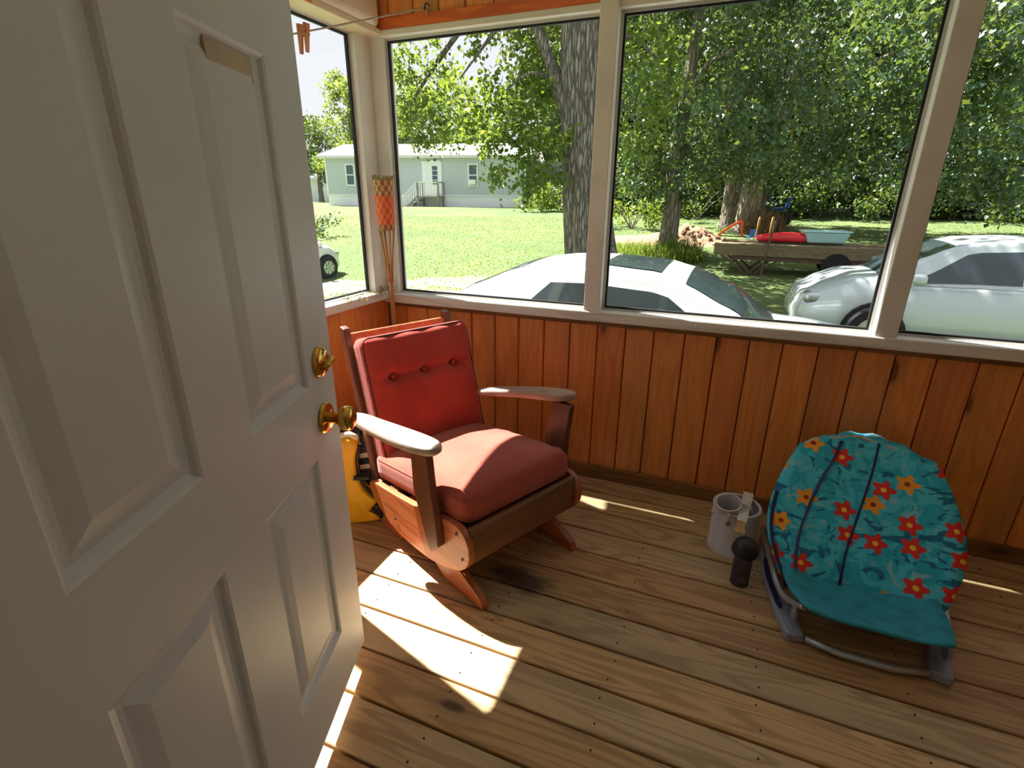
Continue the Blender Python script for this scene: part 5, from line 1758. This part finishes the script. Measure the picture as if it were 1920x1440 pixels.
ps = at(-.25, 20.0)
sd_ = thing('toddler_slide', 'orange plastic toddler slide in front of the oak trunks', 'slide', ps, R(-6))
m = MB()
vs, fs = [], []
for i in range(13):
    t = i / 12
    x = -.62 + 1.12 * t
    z = .06 + .74 * t + .05 * math.sin(t * PI) - .06 * (1 - t) ** 3
    for y_, dz in ((-.24, .09), (-.22, .10), (-.19, 0), (.19, 0), (.22, .10), (.24, .09), (.24, -.05), (-.24, -.05)):
        vs.append((x, y_, z + dz))
for i in range(12):
    for k in range(8):
        fs.append((i * 8 + k, i * 8 + (k + 1) % 8, (i + 1) * 8 + (k + 1) % 8, (i + 1) * 8 + k))
sd_.scale = (.62, .62, .62)
fs += [tuple(range(8)), tuple(range(96, 104))]
m.add(vs, fs).build('slide_bed', M['orange'], sd_, smooth=40)
for y_ in (-.2, .2):
    MB().tube([(.52, y_, .82), (.60, y_, .0)], .04, 8).build('leg', M['orange'], sd_, smooth=60)
for k in range(3):
    MB().box((.53 + .02 * (2 - k), -.2, .18 + k * .22), (.61 + .02 * (2 - k), .2, .24 + k * .22)).build('rung', M['orange'], sd_, bevel=.01)

pd = at(-4.3, 18.2)
dirt = thing('dirt_pile', 'heap of brown soil and leaves on the sunny lawn behind the slim tree', 'pile', pd)
n1_, n2_ = 34, 20
vs, fs = [], []
for j in range(n2_ + 1):
    for i in range(n1_ + 1):
        u, v_ = i / n1_ * 2 - 1, j / n2_ * 2 - 1
        x, y_ = u * 2.3 - .55, v_ * 1.0
        hgt = .50 * math.exp(-((u - .25) / .42) ** 2 - (v_ / .55) ** 2) + .14 * math.exp(-((u + .55) / .5) ** 2 - (v_ / .6) ** 2)
        hgt *= 1 + .25 * math.sin(u * 23 + v_ * 9) * math.sin(v_ * 19 - u * 7)
        vs.append((x, y_, gz(pd.x + x, pd.y + y_) - pd.z + hgt - .02))
for j in range(n2_):
    for i in range(n1_):
        a = j * (n1_ + 1) + i
        fs.append((a, a + 1, a + n1_ + 2, a + n1_ + 1))
MB().add(vs, fs).build('soil_mound', M['soil'], dirt, smooth=180)
cl_ = MB()
for k in range(240):
    u, v_ = random.gauss(.25, .35), random.gauss(0, .4)
    if abs(u) > .95 or abs(v_) > .9:
        continue
    x, y_ = u * 2.3 - .55, v_ * 1.0
    hgt = .50 * math.exp(-((u - .25) / .42) ** 2 - (v_ / .55) ** 2)
    r_ = random.uniform(.025, .07)
    cl_.ball((x, y_, gz(pd.x + x, pd.y + y_) - pd.z + hgt), (r_, r_ * .8, r_ * .6), u=6, v=4)
cl_.build('clods', plain('dark_clods', srgb(112, 82, 62), 0.95, 0.3, 15), dirt, kind='stuff')

pb = at(2.75, 20.6)
brp = thing('brush_pile', 'pile of dry brown brush and sticks right of the oak trunk', 'pile', pb)
m = MB()
for k in range(420):
    a, r_ = random.uniform(0, 2 * PI), random.uniform(0, .75)
    p = Vector((math.cos(a) * r_, math.sin(a) * r_ * .7, random.uniform(-.02, .15)))
    d = Vector((random.gauss(0, .35), random.gauss(0, .35), 1)).normalized() * random.uniform(.4, .95) * (1 - .4 * r_)
    m.tube([p, p + d * .5 + Vector((random.gauss(0, .04), 0, 0)), p + d], [.011, .009, .004], 4)
m.build('sticks', plain('dry_sticks', srgb(132, 104, 74), 0.9, 0.25), brp, kind='stuff')

for k, (az, d, lab) in enumerate(((1.95, 17.6, 'short bamboo garden torch on the lawn in front of the oak, beside the blue chair'), (3.1, 17.6, 'short bamboo garden torch on the lawn in front of the brush pile'))):
    p = at(az, d)
    t = thing('garden_torch', lab, 'torch', p, 0, 'bamboo torches on the lawn')
    t.rotation_euler = (0, R(5), 0)
    MB().tube([(0, 0, -.05), (0, 0, .55)], .016, 8).build('pole', M['bamboo'], t)
    MB().lathe([(.016, .45), (.026, .58), (.034, .66), (.034, .84), (.030, .85), (.001, .84)], 12, close=False).build('torch_head', M['bamboo'], t, smooth=50)

pk = at(1.72, 18.6)
ch = thing('kid_chair', 'small blue plastic chair on the shaded lawn beside a torch', 'chair', pk, R(200))
ch.scale = (.62, .62, .62)
MB().box((-.2, -.2, .25), (.2, .2, .29)).build('seat', M['blue_pl'], ch, bevel=.015)
MB().prism([(-.2, .29), (.2, .29), (.18, .62), (-.18, .62)], 'y', .17, .20).build('backrest', M['blue_pl'], ch, bevel=.01)
for sx2 in (-1, 1):
    for sy2 in (-1, 1):
        MB().tube([(sx2 * .17, sy2 * .17, .26), (sx2 * .2, sy2 * .2, -.02)], .022, 6).build('leg', M['blue_pl'], ch)

pm = at(2.75, 23.5)
mo = thing('lawn_mower', 'dark riding mower with a blue seat behind the brush pile', 'mower', pm, R(170))
mm = rbox((.5, .32, .2), .12, 8)
mm.v = [(p[0] + .45, p[1], p[2] + .62) for p in mm.v]
mm.build('hood', M['black'], mo, smooth=180)
MB().box((-.75, -.40, .28), (.2, .40, .40)).build('deck', M['dark_metal'], mo, bevel=.03)
MB().box((-.62, -.26, .62), (-.18, .26, .72)).build('seat', M['blue_pl'], mo, bevel=.04)
MB().prism([(-.70, .70), (-.58, .70), (-.68, 1.10), (-.78, 1.10)], 'y', -.25, .25).build('seat_back', M['blue_pl'], mo, bevel=.03)
for xx, rr_ in ((-.55, .30), (.65, .22)):
    for s in (-1, 1):
        MB().lathe([(.08, -.08), (rr_ * .92, -.09), (rr_, -.06), (rr_, .06), (rr_ * .92, .09), (.08, .08)], 20, T(xx, s * .40, rr_) @ Matrix.Rotation(PI / 2, 4, 'X')).build('wheel', M['rubber'], mo, smooth=40)
MB().tube([(.10, 0, .70), (-.08, 0, .98)], .02, 8).lathe([(.13, -.012), (.155, -.012), (.155, .012), (.13, .012)], 18, T(-.09, 0, .99) @ Matrix.Rotation(R(-35), 4, 'Y')).build('steering_wheel', M['black'], mo, smooth=60)
